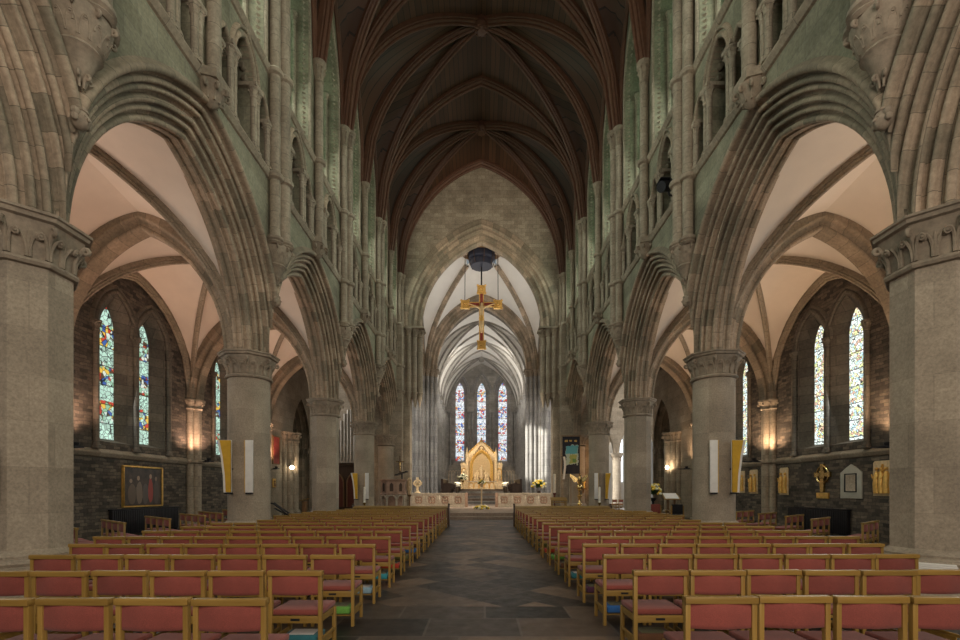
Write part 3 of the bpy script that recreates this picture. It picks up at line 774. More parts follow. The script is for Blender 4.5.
for s in (-1, 1):
    sd = SIDE[s]
    # outer wall
    w = st(empty(f'wall_aisle_{sd}'), f'dark rubble stone outer wall of the {sd} aisle', 'wall')
    m = MB(); ops = [(YP[k]+BAY/2+o[0], *o[1:]) for k in range(1, 5) for o in WOP]
    wall_sheet(m, 'Y', s*XW, -6.4, 26.2, 0, 9.6, ops, 0, 10)
    m.build('rubble_face', M['rubble'], w, smooth=0)
    m = MB(); m.prism([(s*XW, 2.60), (s*(XW-.05), 2.62), (s*(XW-.12), 2.72), (s*(XW-.12), 2.76), (s*XW, 2.86)], 'y', -6.4, 26.2); st(m.build(f'trim_{1 if s < 0 else 2}', M['ashlar'], smooth=0), f'projecting stone sill course along the {sd} aisle wall', 'moulding')
    m = MB(); wall_sheet(m, 'Y', s*(XW+1.4), -6.4, 26.2, 0, 9.6, [], 0, 4); m.build('outer_face', M['dark'], w, smooth=0)
    proto = None
    for k in range(1, 5):
        y = YP[k]+BAY/2; lab = f'pair of stained glass lancets in the {ORD[k]} bay of the {sd} aisle wall'
        if proto is not None:
            o = dup(proto, (s*XW, y, 0), label=lab); o.name = f'window_{k+(4 if s > 0 else 0)}'; continue
        proto = p = st(empty(f'window_{k+(4 if s > 0 else 0)}', (s*XW, y, 0)), lab, 'window')
        for o, g in zip(WOP, GOP):
            m = MB(); bridge(m, 'Y', 0, arch_curve(*o[1:]), s*(XG-XW), [(h+g[0]-o[0], z) for h, z in arch_curve(*g[1:])], o[0]); m.build('splayed_reveal', M['darkashlar'], p, smooth=0)
            m = MB(); c = arch_curve(*g[1:]); m.add([(s*(XG-XW), g[0]+h, z) for h, z in c], [tuple(range(len(c)))]); m.build('stained_glass', M['glass_left'] if s < 0 else M['glass_right'], p, smooth=0)
            m = MB(); arch_sweep(m, [(-.14, -.02), (-.10, -.03)]+roll(-.05, .03, .06, -110, 50, 4)+roll(.03, .11, .06, -100, 70, 4)+[(.0, .18), (.0, .2)]+roll(.03, .24, .05, -90, 70, 4)+[(0, .32)], o[1], o[4], o[3], o[0], 0, 'Y', 12, 0, 0, -s); m.build('window_arch', M['darkashlar'], p, smooth=50)
        for dy in (-1.70, 0, 1.70):
            m = MB(); shaft(m, -s*.06, dy, 2.86, 6.8, .085, True, True, 12, .34); m.build('window_colonnette', M['darkashlar'], p, smooth=40)
    # wall shafts, transverse arches, vaults
    proto = None
    for k in range(1, 6):
        lab = f'{"transverse arch crossing" if k < 5 else "end arch closing"} the {sd} aisle at its {ORD[k-1] if k > 1 else "unseen closest"} pillar, on clustered wall shafts'
        if proto is not None: dup(proto, (s*TX, YP[k], 0), label=lab); continue
        proto = p = st(empty('aisle_arch', (s*TX, YP[k], 0)), lab, 'arch')
        m = MB(); arch_sweep(m, tr_prof, TA, 3.4, SPR, 0, 0, 'X', 18); m.build('arch_mouldings', M['vous'], p, smooth=50)
        m = MB(); xw = s*(XW-TX)
        for dx, dy, r in ((-.22, 0, .17), (-.08, -.24, .13), (-.08, .24, .13)): shaft(m, xw+s*dx, dy, 0, 5.25, r, True, True, 14, .42)
        for dx, dy, r in ((-.22, 0, .17), (-.08, -.24, .13), (-.08, .24, .13)): m.lathe([(r, -.09), (r+.08, -.03), (r+.08, .03), (r, .1)], xw+s*dx, dy, 14, cz=2.72)
        m.build('wall_shafts', M['ashlar'], p, smooth=40)
    XI = X0+.15
    c = st(empty('ceiling_aisle'), f'cream plaster rib vault of the {sd} aisle', 'vault')
    for k in range(0, 5):
        groin_web(c, s*(XI+XW)/2, YP[k]+BAY/2, (XW-XI)/2, BAY/2, SPR, 3.75, .5, 1.15, M['plaster'], M['ashlar'], [(u*.85, r*.85) for u, r in SRIB])
    # wall ribs
    for k in range(1, 5):
        m = MB(); P_ = [(s*(XW-.05), YP[k]+BAY/2+BAY/2*(j/16*2-1), SPR-.02+3.75*pointed(abs(j/16*2-1), 1.15)) for j in range(17)]
        rib_sweep(m, P_, SRIB); m.build('wall_rib', M['ashlar'], c, smooth=40)
    m = MB(); m.box(*sorted((s*(X0+.5), s*(XW+1.5))), -6.4, 33.2, 10.2, 10.3); m.build('light_block', M['dark'], c, smooth=0)  # unseen slab added to keep world light out of the aisles
    # recessed doorway bay by the transept
    y = YP[5]+BAY/2-.2-0
    w2 = st(empty(f'wall_transept_corner_{sd}'), f'{sd} aisle wall bay with deeply recessed moulded arch next to transept', 'wall')
    m = MB(); op = (31.45, 1.45, 0, 4.9, 2.7)
    wall_sheet(m, 'Y', s*XW, 26.2, 33.0, 0, 9.6, [op], 0, 12); m.build('corner_face', M['ashlar'], w2, smooth=0)
    m = MB(); pr = []
    for j in range(5): pr += [(.28*j, -.16*j+.16)]+roll(.28*j+.1, -.16*j+.06, .085, 120, -60, 4)+[(.28*j+.2, -.16*j+.0)]
    arch_sweep(m, pr, op[1], op[4], op[3], op[0], s*XW, 'Y', 16, 0, 0, s, 0.0); m.build('recessed_orders', M['vous'], w2, smooth=50)
    m = MB()
    for sg in (-1, 1):
        for j in range(4): small_cap(m, s*(XW+.1+.28*j), op[0]+sg*(op[1]-.1-.16*j+.06), 4.1, .35, .10, .17)
    m.build('recess_capitals', M['carved'], w2)
    p = st(empty('pillar_cluster', (s*(XW-.05), 29.25, 0)), f'clustered wall pillar with carved capital at the far end of the {sd} aisle', 'pillar')
    m = MB()
    for dx, dy, r in ((-.35, 0, .26), (-.2, -.42, .2), (-.2, .42, .2), (0, -.68, .16), (0, .68, .16)): shaft(m, s*dx, dy, 0, 4.5, r, True, False, 14)
    m.build('shafts', M['ashlar'], p, smooth=40)
    m = MB()
    for dx, dy, r in ((-.35, 0, .26), (-.2, -.42, .2), (-.2, .42, .2), (0, -.68, .16), (0, .68, .16)): small_cap(m, s*dx, dy, 4.5, .6, r, r*1.45, 12, 8)
    m.build('capitals', M['carved'], p)

# ---- west wall behind the viewer
m = MB(); wall_sheet(m, 'X', -6.3, -13, 13, 0, 24.2, []); st(m.build('wall_west', M['ashlar'], smooth=0), 'plain stone west wall behind the viewer', 'wall')

# ---- crossing: west gable wall and the four great arches
CA, CRISE, CZ = 4.15, 5.95, 12.75
def great_profile(d):
    h = [(0, 0), (.18, 0)]+roll(.27, .08, .08, -120, 50)+[(.33, .22), (.36, .30), (.42, .30)]+roll(.50, .38, .08, -110, 50)+[(.54, .52), (.58, .60), (.62, .62)]+roll(.68, .70, .075, -100, 50)+[(.70, .84), (.75, .90)]+roll(.78, 1.0, .07, -90, 50)+[(.82, 1.12), (.82, 1.35)]
    return mirror_prof([(u*d/.82, r) for u, r in h])
GP = great_profile(.62)
CR = arch_R(CA, CRISE)
def crossing_arch(plane, u, mid, name, lab, zb=.32, sm='greyshaft'):
    p = st(empty(name), lab, 'arch')
    m = MB(); arch_sweep(m, GP, CA, CRISE, CZ, mid, u, plane, 24); m.build('arch_mouldings', M['vous'], p, smooth=50)
    for sg in (-1, 1):
        m = MB(); c = MB()
        for du, dr, r in ((0, .0, .20), (-.30, .32, .17), (.30, .32, .17), (-.52, .70, .15), (.52, .70, .15)):
            q = pl(plane, u+du, mid+sg*(CA+.14+dr), 0); shaft(m, q[0], q[1], zb, CZ-.62, r, zb < 1, False, 14)
            if zb > 1: m.lathe([(r+.05, .05), (r+.06, 0), (r, -.08), (r*.9, -.3), (r*.4, -.7), (.03, -.95)], q[0], q[1], 14, cz=zb)
            small_cap(c, q[0], q[1], CZ-.62, .55, r, r*1.6, 12, 7)
        c.box(*sorted((pl(plane, u-.66, 0, 0)[0] if plane == 'Y' else mid+sg*(CA-.22), pl(plane, u+.66, 0, 0)[0] if plane == 'Y' else mid+sg*(CA+1.15))),
              *sorted((pl(plane, 0, mid+sg*(CA-.22), 0)[1] if plane == 'Y' else u-.66, pl(plane, 0, mid+sg*(CA+1.15), 0)[1] if plane == 'Y' else u+.66)), CZ-.08, CZ+.02)
        m.build('arch_shafts', M[sm], p, smooth=40); c.build('shaft_capitals', M['carved'], p)
    return p
YW, YE = 33.1, 44.4
crossing_arch('X', YW, 0, 'crossing_arch', 'tall pointed arch between nave and crossing below the timber vault', 8.3, 'ashlar')
crossing_arch('X', YE, 0, 'choir_arch', 'tall pointed arch between crossing and choir')
YM = (YW+YE)/2
for s in (-1, 1):
    crossing_arch('Y', s*5.9, YM, 'transept_arch', f'tall arch from the crossing into the {SIDE[s]} transept')
op = (0, CA+1.30, 0, CZ, sqrt((CR+1.30)**2-(CR-CA)**2))
m = MB()
for yy in (YW-.55, YW+.55): wall_sheet(m, 'X', yy, -7.2, 7.2, 0, 24.6, [op], 0, 16)
st(m.build('wall_crossing', M['crosswall'], smooth=0), 'coursed stone gable wall above the crossing arch at the nave end', 'wall')
m = MB()
for yy in (YE-.55, YE+.55): wall_sheet(m, 'X', yy, -7.2, 7.2, 0, 22, [op], 0, 16)
st(m.build('wall_choir', M['east'], smooth=0), 'grey stone wall above the choir arch', 'wall')
for s in (-1, 1):
    m = MB(); wall_sheet(m, 'Y', s*5.5, YW, YE, 0, 22, [(YM, *op[1:])], 0, 16); wall_sheet(m, 'Y', s*6.3, YW, YE, 0, 22, [(YM, *op[1:])], 0, 16)
    st(m.build(f'wall_crossing_{SIDE[s]}', M['east'], smooth=0), f'stone wall above the {SIDE[s]} transept arch', 'wall')
# crossing piers
for s in (-1, 1):
    for y0, y1, lab in ((31.98, 34.2, 'western'), (43.4, 45.4, 'eastern')):
        m = MB(); x0, x1 = s*5.35, s*7.3
        m.box(min(x0, x1), max(x0, x1), y0, y1, 0, CZ+.2)
        m.box(min(s*4.9, x0), max(s*4.9, x0), (y0+y1)/2-.5, (y0+y1)/2+.5, 0, CZ-.1)
        if y0 < 40: m.box(min(s*4.5, x0), max(s*4.5, x0), (y0+y1)/2-.35, (y0+y1)/2+.35, 8.0, CZ-.1)
        st(m.build('pillar', M['ashlar'] if y0 < 40 else M['east'], smooth=0), f'massive {lab} crossing pillar, {SIDE[s]} side', 'pillar')
    # arcade respond on the west face
    p = st(empty('pillar_respond', (s*X0, 31.98, 0)), f'half round respond with carved capital ending the {SIDE[s]} arcade', 'pillar')
    m = MB(); m.lathe([(.82, 0), (.82, .4), (.66, .55), (.62, .7), (.54, .72), (.54, 4.5)], 0, 0, 24); m.build('shaft', M['pier'], p, smooth=40)
    m = MB(); foliage_capital(m, 0, 0, 4.56, SPR, .54, .73, 18); m.build('capital', M['carved'], p)
# crossing vault with its open ring
cv = st(empty('ceiling_crossing'), 'white plaster rib vault over the crossing around a round opening', 'vault')
groin_web(cv, 0, YM, 5.2, (YE-YW)/2-.4, CZ, 6.9, 1.9, 1.37, M['white'], M['vous'], [(u*1.7, r*1.5) for u, r in SRIB], .24)
m = MB(); zr = 21.0
m.lathe([(1.62, .15), (1.62, -.10), (1.50, -.22), (1.34, -.26), (1.12, -.10), (1.12, .35)], 0, YM-.4, 8, pi/8, cz=zr-.2); m.build('vault_ring', M['oak'], cv, smooth=0)
# choir
ch = vault(4.85, 11.9, 18.9, 1.4, 45.2, 3, 6.6, (M['white'], M['white']), M['east'], 'ceiling_choir', 'white plaster rib vault over the choir', [(u*.55, r*.42) for u, r in RIB])
YEW = 65
lan = [(x, .58, 5.7, 14.9, 1.55) for x in (-2.98, 0, 2.92)]
lop = [(x, 1.05, 5.2, 14.9, 2.4) for x in (-2.98, 0, 2.92)]
w = st(empty('wall_east'), 'grey east wall behind the altar with three tall lancets', 'wall')
m = MB(); wall_sheet(m, 'X', YEW, -5, 5, 0, 20, lop, 0, 10); m.build('east_face', M['east'], w, smooth=0)
for i, (g, o) in enumerate(zip(lan, lop)):
    p = st(empty(f'window_{9+i}', (g[0], YEW, 0)), f'tall stained glass lancet {["left of","directly above","right of"][i]} the gilded altar screen', 'window')
    m = MB(); bridge(m, 'X', 0, arch_curve(*o[1:]), .7, arch_curve(*g[1:]), 0); m.build('splayed_reveal', M['east'], p, smooth=0)
    m = MB(); c = arch_curve(*g[1:]); m.add([(h, .7, z) for h, z in c], [tuple(range(len(c)))]); m.build('stained_glass', M['glass_east'], p, smooth=0)
    m = MB(); arch_sweep(m, [(0, -.02)]+roll(-.06, .06, .09, 200, 20, 4)+[(-.02, .2)]+roll(-.06, .28, .08, 200, 0, 4)+[(0, .4)], o[1], o[4], o[3], 0, 0, 'X', 12); m.build('window_arch', M['greyshaft'], p, smooth=50)
m = MB()
for x in (-4.6, -4.25, -1.7, -1.28, 1.25, 1.66, 4.2, 4.55): shaft(m, x, YEW-.16, ALT, 12.3, .13, True, True, 10)
st(m.build('wall_shafts_east', M['greyshaft'], smooth=40), 'slender grey shafts between the east lancets', 'shaft')
for s in (-1, 1):
    w = st(empty(f'wall_choir_{SIDE[s]}'), f'{SIDE[s]} choir wall lined with tall grey shafts', 'wall')
    m = MB(); wall_sheet(m, 'Y', s*5.0, 45, 65.2, 0, 19.5, []); m.build('choir_face', M['east'], w, smooth=0)
    for y in (46.2, 48.5, 51.8, 55.1, 58.4, 61.7, 64.3):
        m = MB()
        for d in (-.3, 0, .3): shaft(m, s*(4.82-(.12 if d == 0 else 0)), y+d, .4, 12, .14, True, True, 10)
        m.build('choir_shaft', M['greyshaft'], w, smooth=40)
    m = MB(); m.prism([(s*5.0, 8.1), (s*4.86, 8.2), (s*4.86, 8.3), (s*5.0, 8.4)], 'y', 45, 65); m.build('string_course', M['east'], w, smooth=0)
# transepts
for s in (-1, 1):
    sd = SIDE[s]; w = st(empty(f'wall_transept_{sd}'), f'stone walls of the {sd} transept', 'wall')
    m = MB()
    wall_sheet(m, 'Y', s*18, 26, 48, 0, 22, [])
    eops = [(s*10.75, 1.7, 0, 5.25, 3.0), (s*14.75, 1.7, 0, 5.25, 3.0)] if s > 0 else []
    wall_sheet(m, 'X', YE+.5, *sorted((s*7.2, s*18)), 0, 22, eops, 0, 10)
    wall_sheet(m, 'X', 33.0, *sorted((s*7.15, s*18)), 9.4, 22, [])
    wall_sheet(m, 'X', 33.0, *sorted((s*XW, s*18)), 0, 9.5, [])
    wall_sheet(m, 'X', 26.2, *sorted((s*XW, s*18)), 0, 22, [])
    m.build('transept_face', M['ashlar'], w, smooth=0)
    m = MB(); m.add([(s*7, 33, 21), (s*18, 33, 21), (s*18, 45, 21), (s*7, 45, 21)], [(0, 1, 2, 3)]); m.add([(s*11.9, 26, 9.6), (s*18, 26, 9.6), (s*18, 33, 9.6), (s*11.9, 33, 9.6)], [(0, 1, 2, 3)])
    m.build('transept_ceiling', M['white'], w, smooth=0)
# ================================================================== FURNISHINGS
def at(px, py, y): return ((px-481.5)*y/476, y, 1.54+(491-py)*y/476)
NUM = ['first', 'second', 'third', 'fourth', 'fifth', 'sixth', 'seventh', 'eighth', 'ninth', 'tenth', 'eleventh', 'twelfth', 'thirteenth', 'fourteenth', 'fifteenth', 'sixteenth', 'seventeenth']

# ---- chairs
def make_chair():
    p = empty('wooden_chair')
    def leg(x, y, h, d=.042):
        b = MB(); b.box(x-.0175, x+.0175, y-d/2, y+d/2, 0, h); b.build('leg', M['chair_wood'], p, bevel=.005)
    for x in (-.228, .228): leg(x, 0, .775)
    for x in (-.222, .222): leg(x, .405, .395)
    b = MB(); n = 12
    back = [(-.25+.5*i/n, -.035-.004*sin(pi*i/n)) for i in range(n+1)]
    front = [(.25-.5*i/n, .034-.020*sin(pi*i/n)**1.0) for i in range(n+1)]
    b.prism(back+front, 'z', .768, .815); b.build('top_rail', M['chair_rail'], p, bevel=.007)
    b = MB(); rows = []
    for j, (z, th) in enumerate(((.585, .0), (.59, .016), (.68, .02), (.755, .016), (.765, 0))):
        pass
    nx = 10
    def bow(i): return -.036*sin(pi*i/nx)+.004
    outer = [[(-.212+.424*i/nx, bow(i)-t, z) for i in range(nx+1)] for z, t in ((.592, .0), (.597, .010), (.625, .013), (.70, .013), (.755, .010), (.77, .0))]
    inner = [[(-.212+.424*i/nx, bow(i)+t, z) for i in range(nx+1)] for z, t in ((.77, .0), (.755, .010), (.70, .013), (.625, .013), (.597, .010), (.592, .0))]
    b.grid(outer+inner); b.build('backrest', M['red'], p, smooth=60, fix=True)
    b = MB(); b.box(-.232, .232, .012, .430, .398, .452); o = b.build('seat', M['red'], p, smooth=60, bevel=.02)
    b = MB()
    b.box(-.212, .212, -.012, .012, .335, .400); b.box(-.205, .205, .394, .416, .335, .396)
    for x in (-.228, .21): b.box(x, x+.018, .02, .386, .335, .396)
    sf = b.build('seat_frame', M['chair_rail'], p, bevel=.003)
    b = MB(); b.box(-.042, .042, -.0145, -.0115, .357, .378); b.build('hand_slot', M['black'], sf, smooth=0)
    b = MB()
    for x in (-.234, .216): b = MB(); b.box(x, x+.018, .02, .386, .165, .195); b.build('stretcher', M['chair_rail'], p, bevel=.003)
    b = MB()
    for y in (.07, .15, .25, .33): b.box(-.214, .214, y, y+.035, .098, .108)
    for x in (-.21, .20): b.box(x, x+.01, .06, .375, .098, .170)
    b.build('shelf', M['chair_rail'], p, smooth=0)
    return p
CH = make_chair(); used = [False]
def chair(x, y, rz, label, group):
    if not used[0]:
        o = CH; used[0] = True; o.location = (x, y, 0); o.rotation_euler = (0, 0, rz)
    else: o = dup(CH, (x, y, 0), rz)
    tag(o, label, 'chair', group); return o
def row_y(n, s): return 3.235+1.095*n + (.05 if s > 0 else 0)
KN = {}
for s in (-1, 1):
    for n in range(16):
        cnt = {0: 4, 1: 6, 2: 7, 3: 8, 8: 8, 9: 8, 14: 8, 15: 8}.get(n, 9)
        x0, pit = (1.44, .53) if s < 0 else (1.385, .522)
        for j in range(cnt):
            x = s*(x0+.255+pit*j); y = row_y(n, s)
            where = 'beside the aisle' if j == 0 else f'{NUM[j]} from aisle'
            chair(x+random.uniform(-.006, .006), y+random.uniform(-.02, .02), random.uniform(-.02, .02),
                  f'red wooden chair {SIDE[s]} of aisle, {NUM[n]} row from camera, {where}', f'nave chairs {SIDE[s]} of the aisle')
    for r in range(6):
        y0 = 10.75+1.6*r; xl = (9.6, 9.85, 9.85, 9.85, 10.2, 10.2)[r] if s < 0 else (9.95, 9.9, 9.8, 10.1, 10.2, 10.3)[r]
        if s > 0: y0 = 10.35+1.53*r
        for j in range(4 if s < 0 else 3):
            t = .27+.53*j
            chair(s*(xl-t*.765), y0-t*.645, .70*s, f'red chair in {SIDE[s]} side aisle, {NUM[r]} slanting row from camera, {NUM[j]} from wall', f'slanting chairs in the {SIDE[s]} side aisle')
# ---- kneelers on the chair shelves
kn_cols = {'teal': (.03, .17, .20), 'lime green': (.16, .42, .07), 'pale blue': (.30, .48, .60), 'turquoise': (.04, .30, .36), 'scarlet': (.55, .06, .03), 'royal blue': (.03, .14, .42), 'plum': (.10, .03, .07), 'brown': (.16, .07, .03), 'olive': (.18, .17, .05)}
for c, v in kn_cols.items(): M['kn_'+c] = fabric(c+' kneeler cloth', v)
for s, seq in ((-1, ['teal', 'lime green', 'pale blue', 'turquoise', 'scarlet', 'olive', 'royal blue', 'brown']), (1, ['brown', 'royal blue', 'plum', 'teal', 'brown', 'lime green', 'scarlet', 'olive'])):
    for i, c in enumerate(seq):
        n = i+(1 if s < 0 else 1)
        x0 = 1.44 if s < 0 else 1.385
        x = s*(x0+.255+(.0 if i else .0)); y = row_y(n, s)
        p = empty('kneeler', (x-s*.0, y+.22, .1095), 0)
        b = MB(); b.box(-.165, .165, -.125, .125, 0, .085); b.build('cushion', M['kn_'+c], p, bevel=.02, smooth=60)
        b = MB(); b.box(-.12, .12, -.09, .09, .0855, .088); b.build('needlework_panel', M['whitecloth'] if c in ('pale blue', 'teal') else M['kn_olive'], p, smooth=0)
        tag(p, f'{c} kneeler on the shelf under the aisle chair, {NUM[n]} row {SIDE[s]} of aisle', 'kneeler', 'kneelers under the chairs')
# ---- front desk of each seating block
for s in (-1, 1):
    p = empty('prayer_desk', (0, 20.75, 0)); xa, xb = sorted((s*1.42, s*5.6))
    b = MB(); b.box(xa+.05, xb-.05, .0, .04, .08, .80); b.build('front_panel', M['oak'], p)
    b = MB(); b.prism([(-.20, .80), (.10, .86), (.10, .89), (-.20, .83)], 'x', xa, xb); b.build('sloping_top', M['chair_rail'], p)
    for xe in (xa, xb):
        b = MB(); b.box(xe-.035, xe+.035, -.22, .14, 0, .92); b.ball((xe, -.04, .95), .05, 8, 6); b.build('end_panel', M['dark_wood'], p, bevel=.01)
    tag(p, f'long wooden prayer desk with dark end panels before the front row, {SIDE[s]} of aisle', 'desk')

# ---- hanging banners on the pillars: a folded yellow and white wing, a plain white strip
def wing(s):
    p = empty('pillar_banner')
    b = MB(); b.prism([(-.02, 0), (.17, 0), (.19, .45), (.25, .95), (.34, 1.38), (-.02, 1.38)], 'y', -.03, .03); 
    b.v = [(-s*0+s*x, y, z) for x, y, z in b.v]; b.build('white_wing', M['whitecloth'], p)
    b = MB(); b.prism([(-.03, .01), (.09, .01), (.11, .45), (.17, .95), (.25, 1.37), (-.03, 1.37)], 'y', -.075, -.031); b.v = [(s*x, y, z) for x, y, z in b.v]; tag(b.build('yellow_face', M['yellowcloth'], p), 'mustard yellow face')
    b = MB(); b.box(-.05, .15, -.04, .03, -.04, 0); b.v = [(s*x, y, z) for x, y, z in b.v]; b.build('foot_bar', M['black'], p)
    b = MB(); b.box(-.02, .02, .02, .22, .6, .64); b.build('bracket', M['black'], p)
    return p
def strip(s):
    p = empty('pillar_banner')
    b = MB(); b.box(-.105, .105, -.04, .0, 0, 1.38); b.build('white_strip', M['whitecloth'], p, bevel=.004)
    b = MB(); b.box(s*.105-.012 if s < 0 else .093, s*.105+.012 if s < 0 else .117, -.045, .09, 0, 1.38); b.v = [(-x if 0 else x, y, z) for x, y, z in b.v]; b.build('tan_edge', M['goldtrim'], p)
    b = MB(); b.box(-.09, .09, -.03, .03, -.04, 0); b.build('foot_bar', M['black'], p)
    b = MB(); b.box(-.015, .015, .0, .14, .6, .64); b.build('bracket', M['black'], p)
    return p
for s in (-1, 1):
    a = wing(s); a.location = (s*6.60, 12.52, 1.50); tag(a, f'yellow and white slanted banner on nearer round pillar, {SIDE[s]} of nave', 'banner', 'pillar banners')
    c = strip(s); c.location = (s*6.12, 12.55, 1.50); tag(c, f'plain white strip banner on nearer round pillar, {SIDE[s]} of nave', 'banner', 'pillar banners')
    dup(a, (s*6.62, 25.36, 1.12), label=f'yellow and white slanted banner on the farther round pillar, {SIDE[s]} of nave')
    dup(c, (s*6.12, 25.39, 1.12), label=f'plain white strip banner on the farther round pillar, {SIDE[s]} of nave')

# ---- painting, radiators, wall plaques
def painting_mat():
    m, nt, b = new_mat('dark oil painting')
    tc = N(nt, 'ShaderNodeTexCoord'); sp = N(nt, 'ShaderNodeSeparateXYZ'); nt.links.new(tc.outputs['Object'], sp.inputs[0])
    nz = N(nt, 'ShaderNodeTexNoise'); nz.inputs['Scale'].default_value = 4; nt.links.new(tc.outputs['Object'], nz.inputs['Vector'])
    c = ramp(nt, nz.outputs['Fac'], [(.3, (.018, .013, .01)), (.7, (.075, .05, .032))])
    for cy, cz, ry, rz, col in ((-.55, .45, .2, .38, (.13, .09, .06)), (-.2, .5, .16, .42, (.19, .14, .10)), (-.25, 1.0, .07, .09, (.36, .24, .16)), (.1, .46, .15, .40, (.10, .08, .07)), (.36, .55, .13, .48, (.34, .05, .035)), (.36, 1.08, .07, .09, (.38, .25, .17)), (.66, .5, .14, .45, (.08, .06, .05)), (-.6, .9, .07, .08, (.28, .19, .13)), (.64, 1.0, .06, .08, (.22, .15, .1))):
        dy = math_(nt, 'DIVIDE', math_(nt, 'SUBTRACT', sp.outputs[1], cy), ry); dz = math_(nt, 'DIVIDE', math_(nt, 'SUBTRACT', sp.outputs[2], cz), rz)
        d = math_(nt, 'ADD', math_(nt, 'MULTIPLY', dy, dy), math_(nt, 'MULTIPLY', dz, dz))
        d = math_(nt, 'ADD', d, math_(nt, 'MULTIPLY', nz.outputs['Fac'], .9))
        c = mixc(nt, math_(nt, 'LESS_THAN', d, 1.35), c, col)
    nt.links.new(c, b.inputs['Base Color']); b.inputs['Roughness'].default_value = .4; return m
p = empty('framed_painting', (-XW+.03, 16.69, .98))
b = MB(); b.box(-.02, .02, -.92, .92, .06, 1.37); b.build('canvas', painting_mat(), p, smooth=0)
b = MB()
for y0, y1, z0, z1 in ((-.97, .97, .01, .06), (-.97, .97, 1.37, 1.42), (-.97, -.92, .06, 1.37), (.92, .97, .06, 1.37)): b.box(-.02, .06, y0, y1, z0, z1)
b.build('frame', M['gold'], p, bevel=.012)
tag(p, 'gold framed dark oil painting of robed figures above the left radiator', 'painting')
for s in (-1, 1):
    y0, y1 = (15.15, 18.5) if s < 0 else (15.3, 18.3)
    p = empty('radiator', (s*(XW-.10), (y0+y1)/2, 0)); L = (y1-y0)/2
    b = MB(); k = 0
    n = int(2*L/.085)
    for i in range(n): b.box(-.06, .06, -L+i*.085, -L+i*.085+.06, .12, .90)
    b.build('fins', M['black'], p, bevel=.01)
    b = MB(); b.box(-.075, .075, -L-.02, L+.02, .90, .95); b.box(-.05, .05, -L, L, .16, .2); b.box(-.03, .03, -L, L, .7, .74); b.build('top_pipe', M['black'], p, bevel=.01)
    for q in (-1, 1):
        b = MB(); b.box(-.06, .06, q*(L-.12)-.03, q*(L-.12)+.03, 0, .14); b.build('foot', M['black'], p)
    tag(p, 'long black column radiator under the painting on the left aisle wall' if s < 0 else 'long black column radiator below the marble tablet, right aisle wall', 'radiator')
# marble tablet
p = empty('memorial_tablet', (XW-.03, 15.27, 1.3))
b = MB(); b.prism([(-.44, 0), (.44, 0), (.44, .84), (.34, .9), (.22, .98), (0, 1.1), (-.22, .98), (-.34, .9), (-.44, .84)], 'x', -.03, .02); b.build('slab', M['marble'], p, bevel=.01)
b = MB()
for y0, y1, z0, z1 in ((-.25, .25, .2, .23), (-.25, .25, .77, .8), (-.25, -.22, .2, .8), (.22, .25, .2, .8)): b.box(-.05, -.03, y0, y1, z0, z1)
b.build('inner_frame', M['black'], p)
b = MB(); b.box(-.036, -.031, -.2, .2, .25, .75); b.build('inscription_panel', M['cream_stone'], p)
tag(p, 'pale marble memorial tablet with pointed top and dark inner frame', 'tablet')
# brass wheel cross
p = empty('wall_cross', (XW-.03, 16.55, 1.28))
b = MB(); b.prism([(-.07, .22), (.07, .22), (.10, .5), (.08, .72), (-.08, .72), (-.10, .5)], 'x', -.05, .02)
b.prism([(-.06, .95), (.06, .95), (.09, 1.2), (-.09, 1.2)], 'x', -.05, .02)
for q in (-1, 1): b.prism([(q*.1, .78), (q*.38, .74), (q*.38, .92), (q*.1, .88)], 'x', -.05, .02)
b.prism([(-.12, .70), (.12, .70), (.12, .97), (-.12, .97)], 'x', -.05, .02); b.build('cross_body', M['brass'], p)
b = MB(); b.tube([(-.02, .29*cos(2*pi*i/24), .83+.29*sin(2*pi*i/24)) for i in range(25)], .035, 6); b.build('ring', M['brass'], p)
b = MB(); b.box(-.04, .02, -.28, .28, 0, .2); b.build('inscription_plate', M['gold'], p, bevel=.006)
tag(p, 'brass wheel cross memorial between the radiator end and marble tablet', 'cross')
# gilded relief panels (a run along the right aisle)
rel = [(14.07, .34, 1.05, 1.39, 'nearest gilded relief panel, tallest of the run on the right aisle wall'), (19.05-.38, .26, 1.08, 1.38, 'gilded relief panel in front of the wall shaft, right aisle wall'), (20.75, .30, 1.05, 1.42, 'gilded relief panel just beyond the wall shaft, right aisle wall'), (21.75, .30, 1.0, 1.45, 'farthest gilded relief panel of the run on the right aisle wall')]
for i, (y, hw, h, z, lab) in enumerate(rel):
    p = empty('relief_panel', (XW-.03, y, z)); random.seed(20+i)
    b = MB(); b.prism([(-hw, 0), (hw, 0), (hw, h-.06), (hw-.06, h), (-hw+.06, h), (-hw, h-.06)], 'x', -.02, .02); b.build('panel', M['goldstone'], p, bevel=.008)
    b = MB()
    for k in range(2 if i else 3):
        yy = -hw*.5+k*hw*(1. if i else .5)
        b.tube([(-.04, yy, .08), (-.06, yy+.02, h*.35), (-.06, yy-.02, h*.62), (-.05, yy, h*.70)], [.09, .08, .07, .03], 8); b.ball((-.06, yy, h*.77), .05, 8, 6)
        b.tube([(-.07, yy, h*.6), (-.09, yy+.1, h*.5), (-.07, yy+.16, h*.62)], [.03, .025, .02], 6)
    if i == 0: b.tube([(-.06, .20, .1), (-.06, -.05, h*.9)], .03, 6); b.tube([(-.06, .26, h*.55), (-.06, -.1, h*.75)], .03, 6)
    b.build('relief_figures', M['gold'], p, smooth=60)
    tag(p, lab, 'relief panel', 'gilded relief panels')
